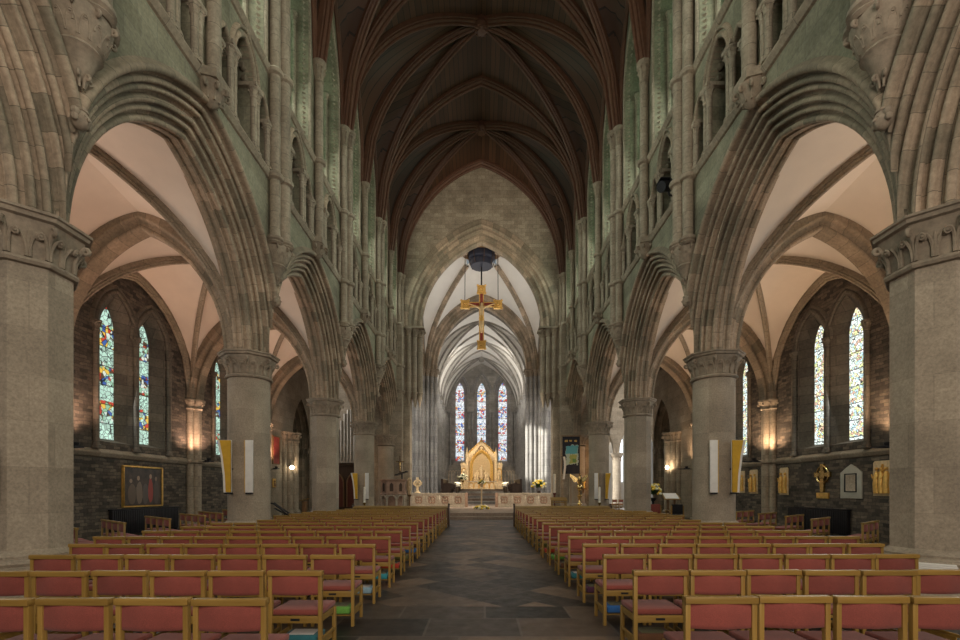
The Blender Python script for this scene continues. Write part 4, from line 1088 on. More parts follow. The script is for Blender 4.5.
# uplights standing on the sill course
pr = None
for s in (-1, 1):
    for k in range(2, 6):
        if k == 5 and 0: continue
        lab = f'small warm uplight on the sill course by the {ORD[k-1]} wall shaft, {SIDE[s]} aisle'
        loc = (s*(XW-.72), YP[k], 2.74)
        if pr is None:
            pr = p = empty('uplight', loc)
            b = MB(); b.box(-.10, .10, -.16, .16, 0, .05); b.lathe([(.02, .04), (.07, .06), (.09, .13), (.085, .14)], 0, 0, 10); b.build('housing', M['black'], p)
            b = MB(); b.lathe([(.07, 0), (.001, .01)], 0, 0, 10, cz=.12); b.build('bulb', M['lamp'], p)
        else: p = dup(pr, loc)
        b = MB(); b.box(min(s*.0, s*.45), max(s*.0, s*.45), -.03, .03, -.02, .02); b.build('bracket', M['black'], p, smooth=0)
        tag(p, lab, 'lamp', 'aisle uplights')
# frame and rack on the closest left pillar
p = empty('notice_frame', (-6.245, 6.19, 1.42))
b = MB(); b.box(-.24, .0, -.02, .0, 0, .72); b.build('frame', M['black'], p, bevel=.006)
b = MB(); b.box(-.21, -.03, -.025, -.021, .03, .69); b.build('sheet', M['whitecloth'], p)
p.location = (-6.235, 6.14, 1.42); tag(p, 'dark framed notice on the face of the closest left pillar', 'frame')
p = empty('leaflet_rack', (-6.36, 5.72, 0))
b = MB(); b.tube([(0, 0, .0), (0, 0, 1.0)], .02, 8); b.lathe([(.16, 0), (.16, .02), (.03, .05)], 0, 0, 14); b.build('stand', M['black'], p)
b = MB()
for a, c in (((-.2, .66), (.2, .66)), ((-.2, .97), (.2, .97)), ((-.2, .66), (-.2, .97)), ((.2, .66), (.2, .97)), ((0, .66), (0, .97))): b.tube([(a[0], -.05, a[1]), (c[0], -.05, c[1])], .014, 6)
b.build('wire_holder', M['black'], p)
tag(p, 'black wire leaflet rack at the foot of the closest left pillar', 'rack')
# folded cloth on the plinth of the closest right pillar
p = empty('folded_cloth', (6.02, 5.93, .405))
b = MB()
for i in range(4): b.box(-.24+.012*i, .24-.01*i, -.035, .035, .025*i, .025*(i+1))
p.location = (5.855, 6.155, .502); p.rotation_euler = (0, 0, -pi/4)
b.build('layers', M['whitecloth'], p, bevel=.012)
tag(p, 'pale folded cloth lying on the plinth of the closest right pillar', 'cloth')

# ---- left aisle far end
p = empty('wall_hanging', (-XW+.02, 27.5, 3.06))
b = MB(); b.box(-.02, .02, -.42, .42, .05, 1.6); b.build('panel', M['red_hang'], p)
b = MB()
for y0, y1, z0, z1 in ((-.47, .47, 0, .06), (-.47, .47, 1.59, 1.65), (-.47, -.41, .06, 1.59), (.41, .47, .06, 1.59)): b.box(-.02, .05, y0, y1, z0, z1)
b.build('frame', M['oak'], p)
tag(p, 'tall dark red framed panel high on the left aisle wall', 'wall hanging')
p = empty('gilded_icon', (-XW+.02, 27.25, 1.75))
b = MB(); b.box(-.02, .03, -.2, .2, 0, .5); b.build('panel', M['gold'], p, bevel=.01)
b = MB(); b.ball((.03, 0, .33), .07, 8, 6); b.tube([(.03, 0, .05), (.03, 0, .25)], [.12, .06], 8); b.build('figure', M['oak'], p)
tag(p, 'small gilded icon below the red panel on the left aisle wall', 'icon')
def wall_lamp(loc, lab, s):
    p = empty('spotlight', loc)
    b = MB(); b.tube([(s*.5, 0, .1), (0, 0, .1)], .025, 6); b.lathe([(.06, -.1), (.13, .1), (.12, .12)], 0, 0, 12); b.build('housing', M['black'], p)
    b = MB(); b.ball((0, -.1, .0), .12, 10, 8); b.build('bulb', M['lamp'], p)
    tag(p, lab, 'lamp')
wall_lamp((-11.35, 28.6, 2.95), 'bright small spotlight by the far left aisle arch', -1)
wall_lamp((11.35, 29.2, 2.98), 'bright small spotlight by the far right aisle arch', 1)
# pushchair-like covered stand
p = empty('pushchair', (-8.55, 20.9, 0), -1.35)
b = MB(); b.grid([[(-.25+.5*i/6, -.5+.95*t, .38+.62*(1-t)**1.3+.05*sin(pi*i/6)) for i in range(7)] for t in [j/8 for j in range(9)]]); b.grid([[(-.25+.5*i/6, -.5+.95*t, .34+.45*(1-t)**1.3) for i in range(7)] for t in [j/8 for j in range(9)]]); b.build('cover', M['blackcloth'], p, smooth=60)
b = MB()
for q in (-.27, .27):
    b.tube([(q, -.75, 1.02), (q, -.5, .98), (q, .1, .5), (q, .55, .16)], .02, 6); b.tube([(q, .0, .56), (q, -.35, .14)], .018, 6)
b.tube([(-.27, -.75, 1.02), (.27, -.75, 1.02)], .022, 6); b.build('frame', M['black'], p)
for x, y, r in ((-.3, -.38, .14), (.3, -.38, .14), (-.3, .55, .12), (.3, .55, .12)):
    b = MB(); b.tube([(x, y+(r-.025)*cos(2*pi*i/16), r+(r-.025)*sin(2*pi*i/16)) for i in range(17)], .025, 6); b.tube([(x-.02, y, r), (x+.02, y, r)], r*.5, 8); b.build('wheel', M['black'], p)
tag(p, 'black fabric pushchair parked in the left aisle beyond the banner pillar', 'pushchair')
p = empty('wooden_stand', (-10.1, 27.2, 0))
b = MB(); b.box(-.28, .28, -.2, .2, .0, .06); b.box(-.12, .12, -.1, .1, .06, .95); b.build('body', M['oak'], p, bevel=.01)
b = MB(); b.prism([(-.25, .95), (.25, 1.08), (.25, 1.12), (-.25, .99)], 'y', -.25, .25); b.build('top', M['chair_rail'], p)
tag(p, 'small brown wooden stand by the far left aisle arch', 'stand')
# organ case in the left transept
p = empty('organ_case', (-10.9, 37.2, 0))
b = MB(); b.box(-2.2, 1.6, 0, 2.4, 0, 3.6); b.box(-2.3, 1.7, -.08, 2.4, 3.5, 3.75); b.box(-2.3, 1.7, -.06, 2.4, 0, .3); b.build('case', M['dark_wood'], p, bevel=.02)
for i in range(3):
    b = MB(); c = arch_curve(.45, .3, 2.1, .75, 8); b.prism([(-1.6+1.25*i+h, z) for h, z in c], 'y', -.10, -.02); b.build('door', plain('red brown door', (.14, .035, .022), .45) if i == 0 else bpy.data.materials['red brown door'], p)
    b = MB(); arch_sweep(b, [(-.1, .0), (-.14, .03), (-.14, .09), (-.06, .12)], .45, .75, 2.1, -1.6+1.25*i, 0, 'X', 8, 0, 0, 1, .3); b.build('door_arch', M['oak'], p)
for i in range(15):
    b = MB(); h = 2.6+1.6*abs(sin(i*pi/7)); x = -2.1+i*.255; b.lathe([(.04, 0), (.11, .35), (.11, h), (.10, h)], x, .15, 10, cz=3.75); b.build('pipe', plain('organ pipe metal', (.45, .42, .38), .3, .6) if i == 0 else bpy.data.materials['organ pipe metal'], p)
tag(p, 'dark carved organ case with arched doors and tall pipes in left transept', 'organ')

# ---- pulpit, crucifix
p = empty('pulpit', (-5.55, 30.1, .32))
b = MB(); b.lathe([(.9, 0), (.9, .12), (.84, .18), (.84, .26)], 0, 0, 8, pi/8); b.lathe([(.84, .98), (.87, 1.05), (.80, 1.1), (.80, 1.82), (.88, 1.86), (.90, 1.94), (.72, 1.96)], 0, 0, 8, pi/8); b.lathe([(.55, .25), (.55, 1.15)], 0, 0, 8, pi/8); b.build('drum', M['rosestone'], p, smooth=0)
for k in range(8):
    a = -pi/2+k*pi/4; R_ = .80*cos(pi/8)
    if sin(a) > .8: continue
    b = MB(); q = MB()
    def tr(l, d): return [(cos(a)*(R_+dd)-sin(a)*ll, sin(a)*(R_+dd)+cos(a)*ll, z) for ll, dd, z in l]
    m4 = [(-.11, .012, 1.2), (.11, .012, 1.2), (.11, .012, 1.62), (0, .012, 1.74), (-.11, .012, 1.62)]
    b.add(tr(m4, 0), [(0, 1, 2, 3, 4)]); b.build('dark_panel', M['dark_wood'], p, smooth=0)
    for ll in (-.27, .27):
        x, y, z = tr([(ll, -.02, 0)], 0)[0]; shaft(q, x, y, .22, 1.0, .045, True, True, 8, .16)
    c = arch_curve(.25, .72, .72, .24, 6)[1:-1]
    q.tube(tr([(h, .02, z) for h, z in c], 0), .05, 6); q.build('colonnette_arch', M['cream_stone'], p, smooth=40)
b = MB(); b.prism([(-.40, 2.18), (.35, 2.42), (.35, 2.48), (-.40, 2.24)], 'y', -.42, .30); b.v = [(x+.55, y-.1, z) for x, y, z in b.v]; b.tube([(.55, -.15, 1.9), (.55, -.15, 2.32)], .04, 8); b.build('book_rest', M['black'], p)
tag(p, 'octagonal stone pulpit with arcaded base and black book rest before left crossing pillar', 'pulpit')
p = empty('crucifix', (-5.35, 31.15+.2, 2.7))
b = MB(); b.box(-.035, .035, -.02, .03, 0, 1.15); b.box(-.28, .28, -.02, .03, .72, .79); b.build('cross', M['dark_wood'], p)
b = MB(); b.tube([(0, -.05, .15), (0, -.06, .45), (0, -.05, .68)], [.03, .035, .05], 6); b.tube([(-.24, -.04, .76), (0, -.06, .68), (.24, -.04, .76)], .018, 6); b.ball((0, -.07, .76), .04, 8, 6); b.build('figure', M['brass'], p)
b = MB(); b.box(-.04, .04, .03, .12, .3, .36); b.build('bracket', M['black'], p)
p.location = (-5.45, 31.845, 2.75); tag(p, 'slim dark crucifix fixed above the pulpit', 'crucifix')

# ---- candle stands
def candle_stand(loc, hs, hc, r, mat, lab, cat='candle stand', foot=.2):
    p = empty('candle_stand', loc)
    b = MB(); b.lathe([(foot, 0), (foot, .04), (foot*.6, .08), (.04, .14), (.03, hs*.3), (.06, hs*.34), (.03, hs*.4), (.028, hs*.75), (.06, hs*.8), (.03, hs*.84), (r*1.6, hs*.97), (r*1.7, hs), (r, hs)], 0, 0, 14); b.build('stand', mat, p, smooth=50)
    b = MB(); b.lathe([(r, hs), (r, hs+hc), (.004, hs+hc+.03)], 0, 0, 14); b.build('candle', M['candle'], p, smooth=50)
    tag(p, lab, cat); return p
candle_stand((-6.0, 24.4, 0), .95, .78, .055, M['brass'], 'tall white candle on brass stand before the farther left banner pillar')
candle_stand((6.05, 24.4, 0), .95, .78, .055, M['brass'], 'tall white candle on brass stand before the farther right banner pillar')
candle_stand((4.70, 30.6, .32), 1.1, 1.2, .075, plain('dark red candlestick', (.14, .03, .02), .5), 'thick white candle on dark red candlestick beside the right crossing pillar', foot=.26)
p = empty('paschal_candle', (-4.68, 31.0, .32))
b = MB(); b.lathe([(.26, 0), (.26, .05), (.10, .12), (.05, .2), (.05, .85), (.14, .92), (.16, .98), (.1, 1.0)], 0, 0, 14); b.build('stand', M['oak'], p)
b = MB(); b.lathe([(.10, 1.0), (.10, 1.25), (.16, 1.26), (.16, 2.0), (.10, 2.04), (.05, 2.1)], 0, 0, 16); b.build('candle', M['goldstone'], p, smooth=50)
tag(p, 'thick cream lantern shaped candle on wooden stand beside the left crossing pillar', 'candle stand')

# ---- stone rails of the sanctuary
def rail(s):
    p = empty('sanctuary_rail', (s*3.25, 36.3, .32)); L = 2.04
    b = MB(); b.box(-L, L, -.2, .2, 0, .14); b.box(-L, L, -.14, .14, .14, .94); b.box(-L, L, -.19, .19, .94, 1.07); b.box(-L, L, -.22, .22, 1.01, 1.05); b.build('wall', M['cream_stone'], p, bevel=.012)
    for i in range(4):
        x = -L+.52+1.0*i; m = MB()
        for a0, a1, z0, z1 in ((-.42, .42, .15, .22), (-.42, .42, .87, .94), (-.42, -.35, .22, .87), (.35, .42, .22, .87)): m.box(x+a0, x+a1, -.20, -.13, z0, z1)
        pf = m.build('panel_frame', M['cream_stone'], p, bevel=.01)
        m = MB()
        for k in range(4):
            a = k*pi/2+pi/4; cx, cz = x+.14*cos(a), .545+.14*sin(a)
            m.tube([(cx+.13*cos(t), -.155, cz+.13*sin(t)) for t in [a-2.2+4.4*j/12 for j in range(13)]], .045, 6)
        m.ball((x, -.15, .545), .07, 8, 6)
        m.build('quatrefoil', M['rosestone'], pf, smooth=50)
        m = MB(); m.box(x-.35, x+.35, -.146, -.141, .22, .87); m.build('sunk_panel', M['cream_stone'], pf, smooth=0)
    for xe in (-L-.06, L+.06):
        m = MB(); m.box(xe-.1, xe+.1, -.24, .24, 0, 1.09); m.build('end_post', M['rosestone'] if xe*s < 0 else M['cream_stone'], p, bevel=.015)
    tag(p, f'cream stone sanctuary rail with quatrefoil panels, {SIDE[s]} of the central opening', 'rail', 'sanctuary rails')
for s in (-1, 1): rail(s)
p = empty('wheel_cross', at(417.5, 493, 36.3)[:2]+(1.395,))
b = MB(); b.lathe([(.22, 0), (.22, .05), (.12, .1), (.08, .22)], 0, 0, 10); b.prism([(-.09, .2), (.09, .2), (.07, .6), (.09, 1.18), (-.09, 1.18), (-.07, .6)], 'y', -.04, .04); b.prism([(-.34, .62), (.34, .62), (.34, .84), (.06, .76), (-.06, .76), (-.34, .84)], 'y', -.04, .04); b.build('cross', M['goldstone'], p)
b = MB(); b.tube([(.25*cos(2*pi*i/20), 0, .73+.25*sin(2*pi*i/20)) for i in range(21)], .055, 6); b.build('ring', M['goldstone'], p)
tag(p, 'pale gold wheel cross standing on the left sanctuary rail', 'cross')

# ---- flowers
def bouquet(p, c, r, n, mats, seed, flat=.8):
    random.seed(seed); g = MB(); f = {m: MB() for m in mats}
    for i in range(n*2):
        a, e = random.uniform(0, 2*pi), random.uniform(-.2, 1.3); d = r*random.uniform(.6, 1.1)
        q = (c[0]+d*cos(a)*cos(e), c[1]+d*sin(a)*cos(e), c[2]+flat*d*sin(e))
        t = Vector((-sin(a), cos(a), .2))*r*.16
        m_ = ((c[0]*.4+q[0]*.6), (c[1]*.4+q[1]*.6), (c[2]*.4+q[2]*.6)+.02)
        g.add([c, tuple(Vector(m_)+t), q, tuple(Vector(m_)-t)], [(0, 1, 2, 3)])
    for i in range(n):
        a, e = random.uniform(0, 2*pi), random.uniform(-.1, 1.4); d = r*random.uniform(.7, 1)
        q = (c[0]+d*cos(a)*cos(e), c[1]+d*sin(a)*cos(e), c[2]+flat*d*sin(e))
        f[mats[i % len(mats)]].ball(q, r*.17, 6, 5, 0, 1, 1, .8)
    tag(g.build('foliage', M['leafgreen'], p, smooth=0), kind='stuff')
    for m in mats: tag(f[m].build('blooms', M[m], p, smooth=60), kind='stuff')
p = empty('flower_pedestal', (0, 32, .32))
b = MB(); b.lathe([(.25, 0), (.25, .05), (.08, .12), (.05, .2), (.05, 1.5), (.12, 1.56), (.14, 1.66), (.12, 1.68)], 0, 0, 14); b.build('pedestal', M['goldstone'], p)
bouquet(p, (0, 0, 1.72), .34, 26, ['petal_yellow', 'petal'], 1)
bouquet(p, (0, -.05, .06), .55, 34, ['petal', 'petal_yellow'], 2, .35)
tag(p, 'slim flower pedestal in the aisle end with yellow blooms at top and foot', 'flower stand')
p = empty('flower_arrangement', (4.55, 37.4, .32))
b = MB(); b.box(-.2, .2, -.2, .2, 0, .9); b.lathe([(.12, .9), (.2, 1.1), (.16, 1.25)], 0, 0, 12); b.build('vase_stand', M['dark_wood'], p)
bouquet(p, (0, 0, 1.55), .62, 46, ['petal', 'petal_yellow'], 3, .95)
tag(p, 'large cream flower arrangement behind the right sanctuary rail', 'flowers')
p = empty('flower_arrangement', (-2.35, 60.2, ALT))
b = MB(); b.lathe([(.2, 0), (.06, .1), (.06, .9), (.2, 1.0), (.16, 1.1)], 0, 0, 10); b.build('vase_stand', M['brass'], p)
bouquet(p, (0, 0, 1.25), .8, 30, ['petal'], 4, .9)
tag(p, 'white flower arrangement left of the high altar', 'flowers')
p = empty('flower_arrangement', (8.75, 24.3, 0))
b = MB(); b.lathe([(.25, 0), (.08, .1), (.06, 1.0), (.2, 1.15), (.16, 1.2)], 0, 0, 10); b.build('vase_stand', M['black'], p)
bouquet(p, (0, 0, 1.4), .5, 40, ['petal_yellow', 'petal'], 5, 1.1)
tag(p, 'yellow and white flower arrangement beyond the octagonal pillar, right aisle', 'flowers')

# ---- altar and carved screen
p = empty('altar_screen', (0, 62.6, ALT)); G = 'goldstone'
b = MB(); b.box(-2.75, 2.75, -.3, .6, 0, .9); b.box(-2.85, 2.85, -.35, .6, .8, .95); b.build('base', M[G], p, bevel=.02)
b = MB(); b.box(-1.85, 1.85, -.1, .5, .9, 4.2); b.prism([(-1.95, 4.1), (1.95, 4.1), (1.7, 4.6), (.22, 6.2), (0, 6.3), (-.22, 6.2), (-1.7, 4.6)], 'y', -.05, .45); b.build('centre', M[G], p)
b = MB(); arch_sweep(b, [(.0, 0)]+roll(-.12, .1, .1, 120, -60, 4)+roll(-.06, .28, .1, 150, -30, 4)+[(.05, .42)], 1.15, 1.9, 2.9, 0, -.15, 'X', 14, 0, 0, 1, .95); b.build('canopy_arch', M['gold'], p, smooth=50)
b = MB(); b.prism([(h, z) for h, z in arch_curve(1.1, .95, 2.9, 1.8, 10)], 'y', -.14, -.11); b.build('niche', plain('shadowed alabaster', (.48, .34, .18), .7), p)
b = MB()
for sg in (-1, 1):
    for i in range(9):
        t = i/8; b.ball((sg*(1.75-1.6*t), .0, 4.75+1.55*t), .13, 6, 5)
b.lathe([(.1, 0), (.16, .15), (.05, .3), (.14, .42), (.02, .6)], 0, .0, 8, cz=6.25); b.build('crockets', M['gold'], p, smooth=50)
for sg in (-1, 1):
    b = MB(); x = sg*1.9; b.lathe([(.2, .9), (.2, 4.5), (.26, 4.55), (.16, 4.7), (.02, 5.6)], x, -.05, 8, pi/8); b.build('pinnacle', M[G], p, smooth=0)
    b = MB(); x0, x1 = sorted((sg*1.9, sg*2.7)); b.box(x0, x1, -.05, .45, .9, 3.2); b.box(x0-.05, x1+.05, -.1, .5, 3.15, 3.35)
    for k in range(4): b.lathe([(.08, 0), (.02, .3)], x0+.1+.2*k, .1, 6, cz=3.35)
    wg = b.build('wing', M[G], p)
    b = MB(); arch_sweep(b, [(0, 0)]+roll(-.05, .06, .06, 150, -30, 3)+[(.02, .14)], .26, .4, 2.3, sg*2.3, -.06, 'X', 8, 0, 0, 1, 1.2); b.build('niche_arch', M['gold'], wg, smooth=50)
tr_ = MB()
for r_, (z, n_, w_) in enumerate(((3.15, 5, .3), (.98, 7, .33))):
    for i in range(n_):
        x = (i-(n_-1)/2)*w_*(1.15 if r_ == 0 else 1.0)
        if r_ == 1: arch_sweep(tr_, [(0, 0)]+roll(-.03, .035, .04, 150, -30, 3)+[(.02, .09)], .12, .2, z+.35, x, -.3, 'X', 6, 0, 0, 1, z-.9+.05)
for sg in (-1, 1):
    for i in range(4):
        x = sg*(1.25+.13*i); tr_.tube([(x, -.12, .95), (x, -.12, 3.6-.0*i), (x, -.1, 4.3+.1*(3-i))], [.045, .045, .01], 6)
    for i in range(3): arch_sweep(tr_, [(0, 0)]+roll(-.03, .035, .04, 150, -30, 3)+[(.02, .08)], .13, .25, 4.35+.42*i, sg*(.95-.32*i), -.08, 'X', 6, 0, 0, 1, 4.0+.42*i)
tr_.tube([(.34*cos(2*pi*i/20), -.1, 5.35+.34*sin(2*pi*i/20)) for i in range(21)], .06, 6)
tr_.build('tracery', M['oak'], p, smooth=50)
def statue(b, x, y, z, h):
    b.tube([(x, y, z), (x, y, z+h*.35), (x, y, z+h*.62), (x, y, z+h*.8), (x, y, z+h*.86)], [h*.16, h*.13, h*.12, h*.13, h*.05], 8); b.ball((x, y, z+h*.92), h*.075, 8, 6)
    for q in (-1, 1): b.tube([(x+q*h*.12, y, z+h*.78), (x+q*h*.17, y-.05, z+h*.6), (x+q*h*.04, y-.12, z+h*.58)], h*.04, 6)
for x, z, h in ((0, 1.5, 1.7), (-.55, 1.3, 1.2), (.55, 1.3, 1.2), (-.85, 1.2, 1.0), (.85, 1.2, 1.0), (-2.3, 1.25, 1.15), (2.3, 1.25, 1.15)):
    b = MB(); statue(b, x, -.25, z, h); b.box(x-.16, x+.16, -.36, -.05, z-.3, z); b.build('statue', M[G], p, smooth=60)
tag(p, 'gilded carved altar screen with pointed gable and statues under the east lancets', 'altar screen')
p = empty('high_altar', (0, 61.2, ALT))
b = MB(); b.box(-1.75, 1.75, -.4, .55, 0, .95); b.build('body', M[G], p)
b = MB(); b.box(-1.9, 1.9, -.48, .6, .95, 1.05); b.build('altar_top', M['cream_stone'], p, bevel=.02)
for i in range(5):
    b = MB(); arch_sweep(b, [(0, 0)]+roll(-.03, .04, .04, 150, -30, 3)+[(.02, .1)], .24, .25, .55, -1.32+.66*i, -.41, 'X', 6, 0, 0, 1, .1); b.build('front_arch', M['gold'], p, smooth=50)
tag(p, 'gilded high altar table below the carved screen', 'altar')
for s in (-1, 1):
    p = empty('blind_arcade', (s*3.85, YEW-.34, ALT))
    b = MB(); b.box(-1.0, 1.0, 0, .2, 0, 2.9); b.box(-1.05, 1.05, -.08, .2, 2.9, 3.1)
    for k in range(10): b.lathe([(.09, 0), (.01, .22)], -.9+.2*k, .05, 6, cz=3.1)
    b.build('panel', M['east'], p)
    for i in range(5):
        b = MB(); arch_sweep(b, [(.0, 0)]+roll(-.03, .04, .04, 150, -30, 3)+[(.02, .1)], .15, .3, 2.2, -.8+.4*i, -.02, 'X', 6, 0, 0, 1, .3); b.build('arch', M['cream_stone'], p, smooth=50)
    tag(p, f'grey blind arcade screen {SIDE[s]} of the altar screen', 'screen')
    p = empty('choir_stall', (s*3.55, 49, .32+.24*3)); 
    b = MB(); b.box(-.5, .5, 0, 8, 0, .25); b.box(-.62 if s < 0 else .42, -.42 if s < 0 else .62, 0, 8, .25, 1.75); b.build('seat_back', M['dark_wood'], p)
    for j in range(9):
        b = MB(); b.box(-.45, .45, j*.95, j*.95+.08, .25, 1.25); b.ball((0, j*.95+.04, 1.3), .09, 8, 6); b.build('arm', M['dark_wood'], p)
    b = MB(); x = -s*.95; b.box(x-.05, x+.05, 0, 8, 0, .95); b.prism([(-.25, .95), (.25, 1.15), (.25, 1.2), (-.25, 1.0)], 'y', 0, 8); b.v = b.v[:8]+[(x+q[0]*-s*-1, q[1], q[2]) for q in b.v[8:]]; b.build('book_desk', M['dark_wood'], p)
    b = MB()
    for j in range(3): b.box(x-.2, x+.2, .4+2.6*j, 2.2+2.6*j, 1.38, 1.42); b.tube([(x, 1.3+2.6*j, 1.0), (x, 1.3+2.6*j, 1.4)], .02, 6)
    b.build('reading_lamp', lit('lamp shade glow', (1, .85, .55), 2.2) if s < 0 else bpy.data.materials['lamp shade glow'], p, smooth=0)
    tag(p, f'dark oak choir stalls with lit desks along the {SIDE[s]} choir wall', 'choir stalls')

# ---- rood cross and the drum above it
YR = YM-.4
p = empty('hanging_cross', (0, YR, 12.9))
b = MB(); b.box(-.20, .20, -.08, .08, .3, 4.9); b.box(-1.4, 1.4, -.08, .08, 3.45, 3.85); b.build('cross_beams', M['gold'], p, bevel=.03)
b = MB(); b.box(-.11, .11, -.095, -.08, .7, 4.5); b.box(-1.1, -.2, -.095, -.08, 3.54, 3.76); b.box(.2, 1.1, -.095, -.08, 3.54, 3.76); b.build('painted_inlay', M['red_hang'], p, smooth=0)
for x, z in ((0, .38), (0, 4.85), (-1.32, 3.65), (1.32, 3.65)):
    b = MB(); b.box(x-.34, x+.34, -.12, .12, z-.34, z+.34)
    for q in (-1, 1):
        for r in (-1, 1): b.ball((x+q*.3, -.12, z+r*.3), .1, 6, 5)
    b.tube([(x+.2*cos(2*pi*i/14), -.14, z+.2*sin(2*pi*i/14)) for i in range(15)], .05, 6)
    b.ball((x, -.15, z), .1, 8, 6); b.build('square_terminal', M['gold'], p, bevel=.02)
# carved figure: one skinned body
sk = [((0, -.2, 2.55), .16), ((0, -.2, 2.9), .15), ((0, -.2, 3.25), .18), ((0, -.2, 3.42), .08), ((.03, -.24, 3.6), .12), ((.03, -.23, 3.74), .08),
      ((-.24, -.18, 3.36), .075), ((-.6, -.16, 3.52), .06), ((-.95, -.14, 3.66), .045), ((-1.1, -.14, 3.7), .05), ((.24, -.18, 3.36), .075), ((.6, -.16, 3.52), .06), ((.95, -.14, 3.66), .045), ((1.1, -.14, 3.7), .05),
      ((-.09, -.2, 2.4), .12), ((-.07, -.3, 1.9), .09), ((-.04, -.18, 1.45), .06), ((-.03, -.26, 1.3), .05), ((.09, -.2, 2.4), .12), ((.07, -.32, 1.88), .09), ((.04, -.2, 1.43), .06), ((.03, -.28, 1.28), .05)]
ed = [(0, 1), (1, 2), (2, 3), (3, 4), (4, 5), (2, 6), (6, 7), (7, 8), (8, 9), (2, 10), (10, 11), (11, 12), (12, 13), (0, 14), (14, 15), (15, 16), (16, 17), (0, 18), (18, 19), (19, 20), (20, 21)]
me = bpy.data.meshes.new('carved_figure'); me.from_pydata([q[0] for q in sk], ed, []); me.materials.append(plain('pale gold figure', (.80, .60, .32), .4, .5))
o = link('carved_figure', me, p); o.modifiers.new('skin', 'SKIN'); o.modifiers.new('sub', 'SUBSURF').levels = 1
for i, q in enumerate(sk): me.skin_vertices[0].data[i].radius = (q[1], q[1])
me.skin_vertices[0].data[0].use_root = True
b = MB(); b.lathe([(.2, 2.25), (.22, 2.5), (.19, 2.66)], 0, -.2, 10); b.build('loincloth', M['gold'], p)
for x in (-1.34, 1.34):
    b = MB(); b.tube([(x, 0, 3.95), (x*.98, 0, 7.98)], .028, 6); b.build('chain', M['black'], p)
b = MB(); b.tube([(0, 0, 5.2), (0, 0, 6.66)], .06, 8); b.build('chain', M['black'], p)
tag(p, 'large gilded crucifix hanging on chains in the crossing', 'cross')
p = empty('hanging_drum', (0, YR, 19.6))
b = MB(); b.lathe([(.85, 0), (.88, .06), (.86, .5), (1.0, .55), (1.05, .62), (1.08, 1.7), (1.14, 1.78), (1.14, 1.9)], 0, 0, 24); b.build('drum', M['navy'], p, smooth=30)
b = MB()
for k in range(8): b.tube([(.9*cos(k*pi/4+.2), .9*sin(k*pi/4+.2), .02), (1.09*cos(k*pi/4+.2), 1.09*sin(k*pi/4+.2), .6), (1.11*cos(k*pi/4+.2), 1.11*sin(k*pi/4+.2), 1.8)], .03, 6)
b.build('straps', M['dark_wood'], p)
tag(p, 'dark navy drum hanging in the round opening of the crossing vault', 'drum')

# ---- right crossing pillar: banner, lectern, icon, desk
def banner_mat():
    m, nt, b = new_mat('processional banner cloth')
    tc = N(nt, 'ShaderNodeTexCoord'); sp = N(nt, 'ShaderNodeSeparateXYZ'); nt.links.new(tc.outputs['Object'], sp.inputs[0])
    nz = noise(nt, tc.outputs['Object'], 4, 4); c = (.018, .02, .032)
    def blob(c, cx, cz, rx, rz, col, wob=1.):
        dx = math_(nt, 'DIVIDE', math_(nt, 'SUBTRACT', sp.outputs[0], cx), rx); dz = math_(nt, 'DIVIDE', math_(nt, 'SUBTRACT', sp.outputs[2], cz), rz)
        d = math_(nt, 'MAXIMUM', math_(nt, 'ABSOLUTE', dx), math_(nt, 'ABSOLUTE', dz)); d = math_(nt, 'ADD', d, math_(nt, 'MULTIPLY', math_(nt, 'SUBTRACT', nz, .5), wob))
        return mixc(nt, math_(nt, 'LESS_THAN', d, 1), c, col)
    c = blob(c, .05, 1.2, .40, .62, (.42, .52, .46)); c = blob(c, .05, 1.55, .38, .26, (.10, .36, .44)); c = blob(c, .14, .95, .22, .28, (.34, .38, .12), 1.6); c = blob(c, .2, .85, .12, .12, (.12, .25, .08), 1.6)
    for x in (-.32, -.02, .28): c = blob(c, x, 2.12, .09, .06, (.5, .33, .1), 1.8)
    nt.links.new(c, b.inputs['Base Color']); b.inputs['Roughness'].default_value = .85; return m
p = empty('processional_banner', (5.78, 30.7, 2.65))
b = MB(); b.grid([[(-.56+1.12*i/10, .02*sin(i*1.9)+.0, z) for i in range(11)] for z in (0, .6, 1.2, 1.8, 2.4)]); b.grid([[(-.56+1.12*i/10, .02*sin(i*1.9)+.015, z) for i in range(11)] for z in (0, .6, 1.2, 1.8, 2.4)]); b.build('cloth', banner_mat(), p, smooth=60)
b = MB(); b.tube([(-.65, -.02, 2.44), (.65, -.02, 2.44)], .03, 8); b.tube([(.0, .06, -2.4), (.0, .06, 2.5)], .025, 8); b.lathe([(.24, -2.65), (.24, -2.6), (.06, -2.5), (.03, -2.3)], 0, .06, 10); b.build('pole', M['oak'], p)
b = MB(); b.grid([[(-.52+.14*i/4+.05*sin(z*3), -.04-.03*(i % 2), z) for i in range(5)] for z in (-.35, 0, .4, .8, 1.1)]); b.grid([[(-.52+.14*i/4+.05*sin(z*3), -.055-.03*(i % 2), z) for i in range(5)] for z in (-.35, 0, .4, .8, 1.1)]); b.build('white_ribbon', M['whitecloth'], p, smooth=60)
tag(p, 'dark navy processional banner with blue and green picture, right crossing pillar', 'banner')
p = empty('eagle_lectern', (5.95, 28.9, .32)); BR = M['brass']
b = MB(); b.lathe([(.42, 0), (.42, .08), (.30, .14), (.14, .22), (.09, .34), (.15, .42), (.08, .5), (.07, .8), (.15, .88), (.16, .95), (.07, 1.02), (.07, 1.2), (.12, 1.26), (.06, 1.32)], 0, 0, 16); b.ball((0, 0, 1.46), .17, 12, 9); b.build('column', BR, p, smooth=50)
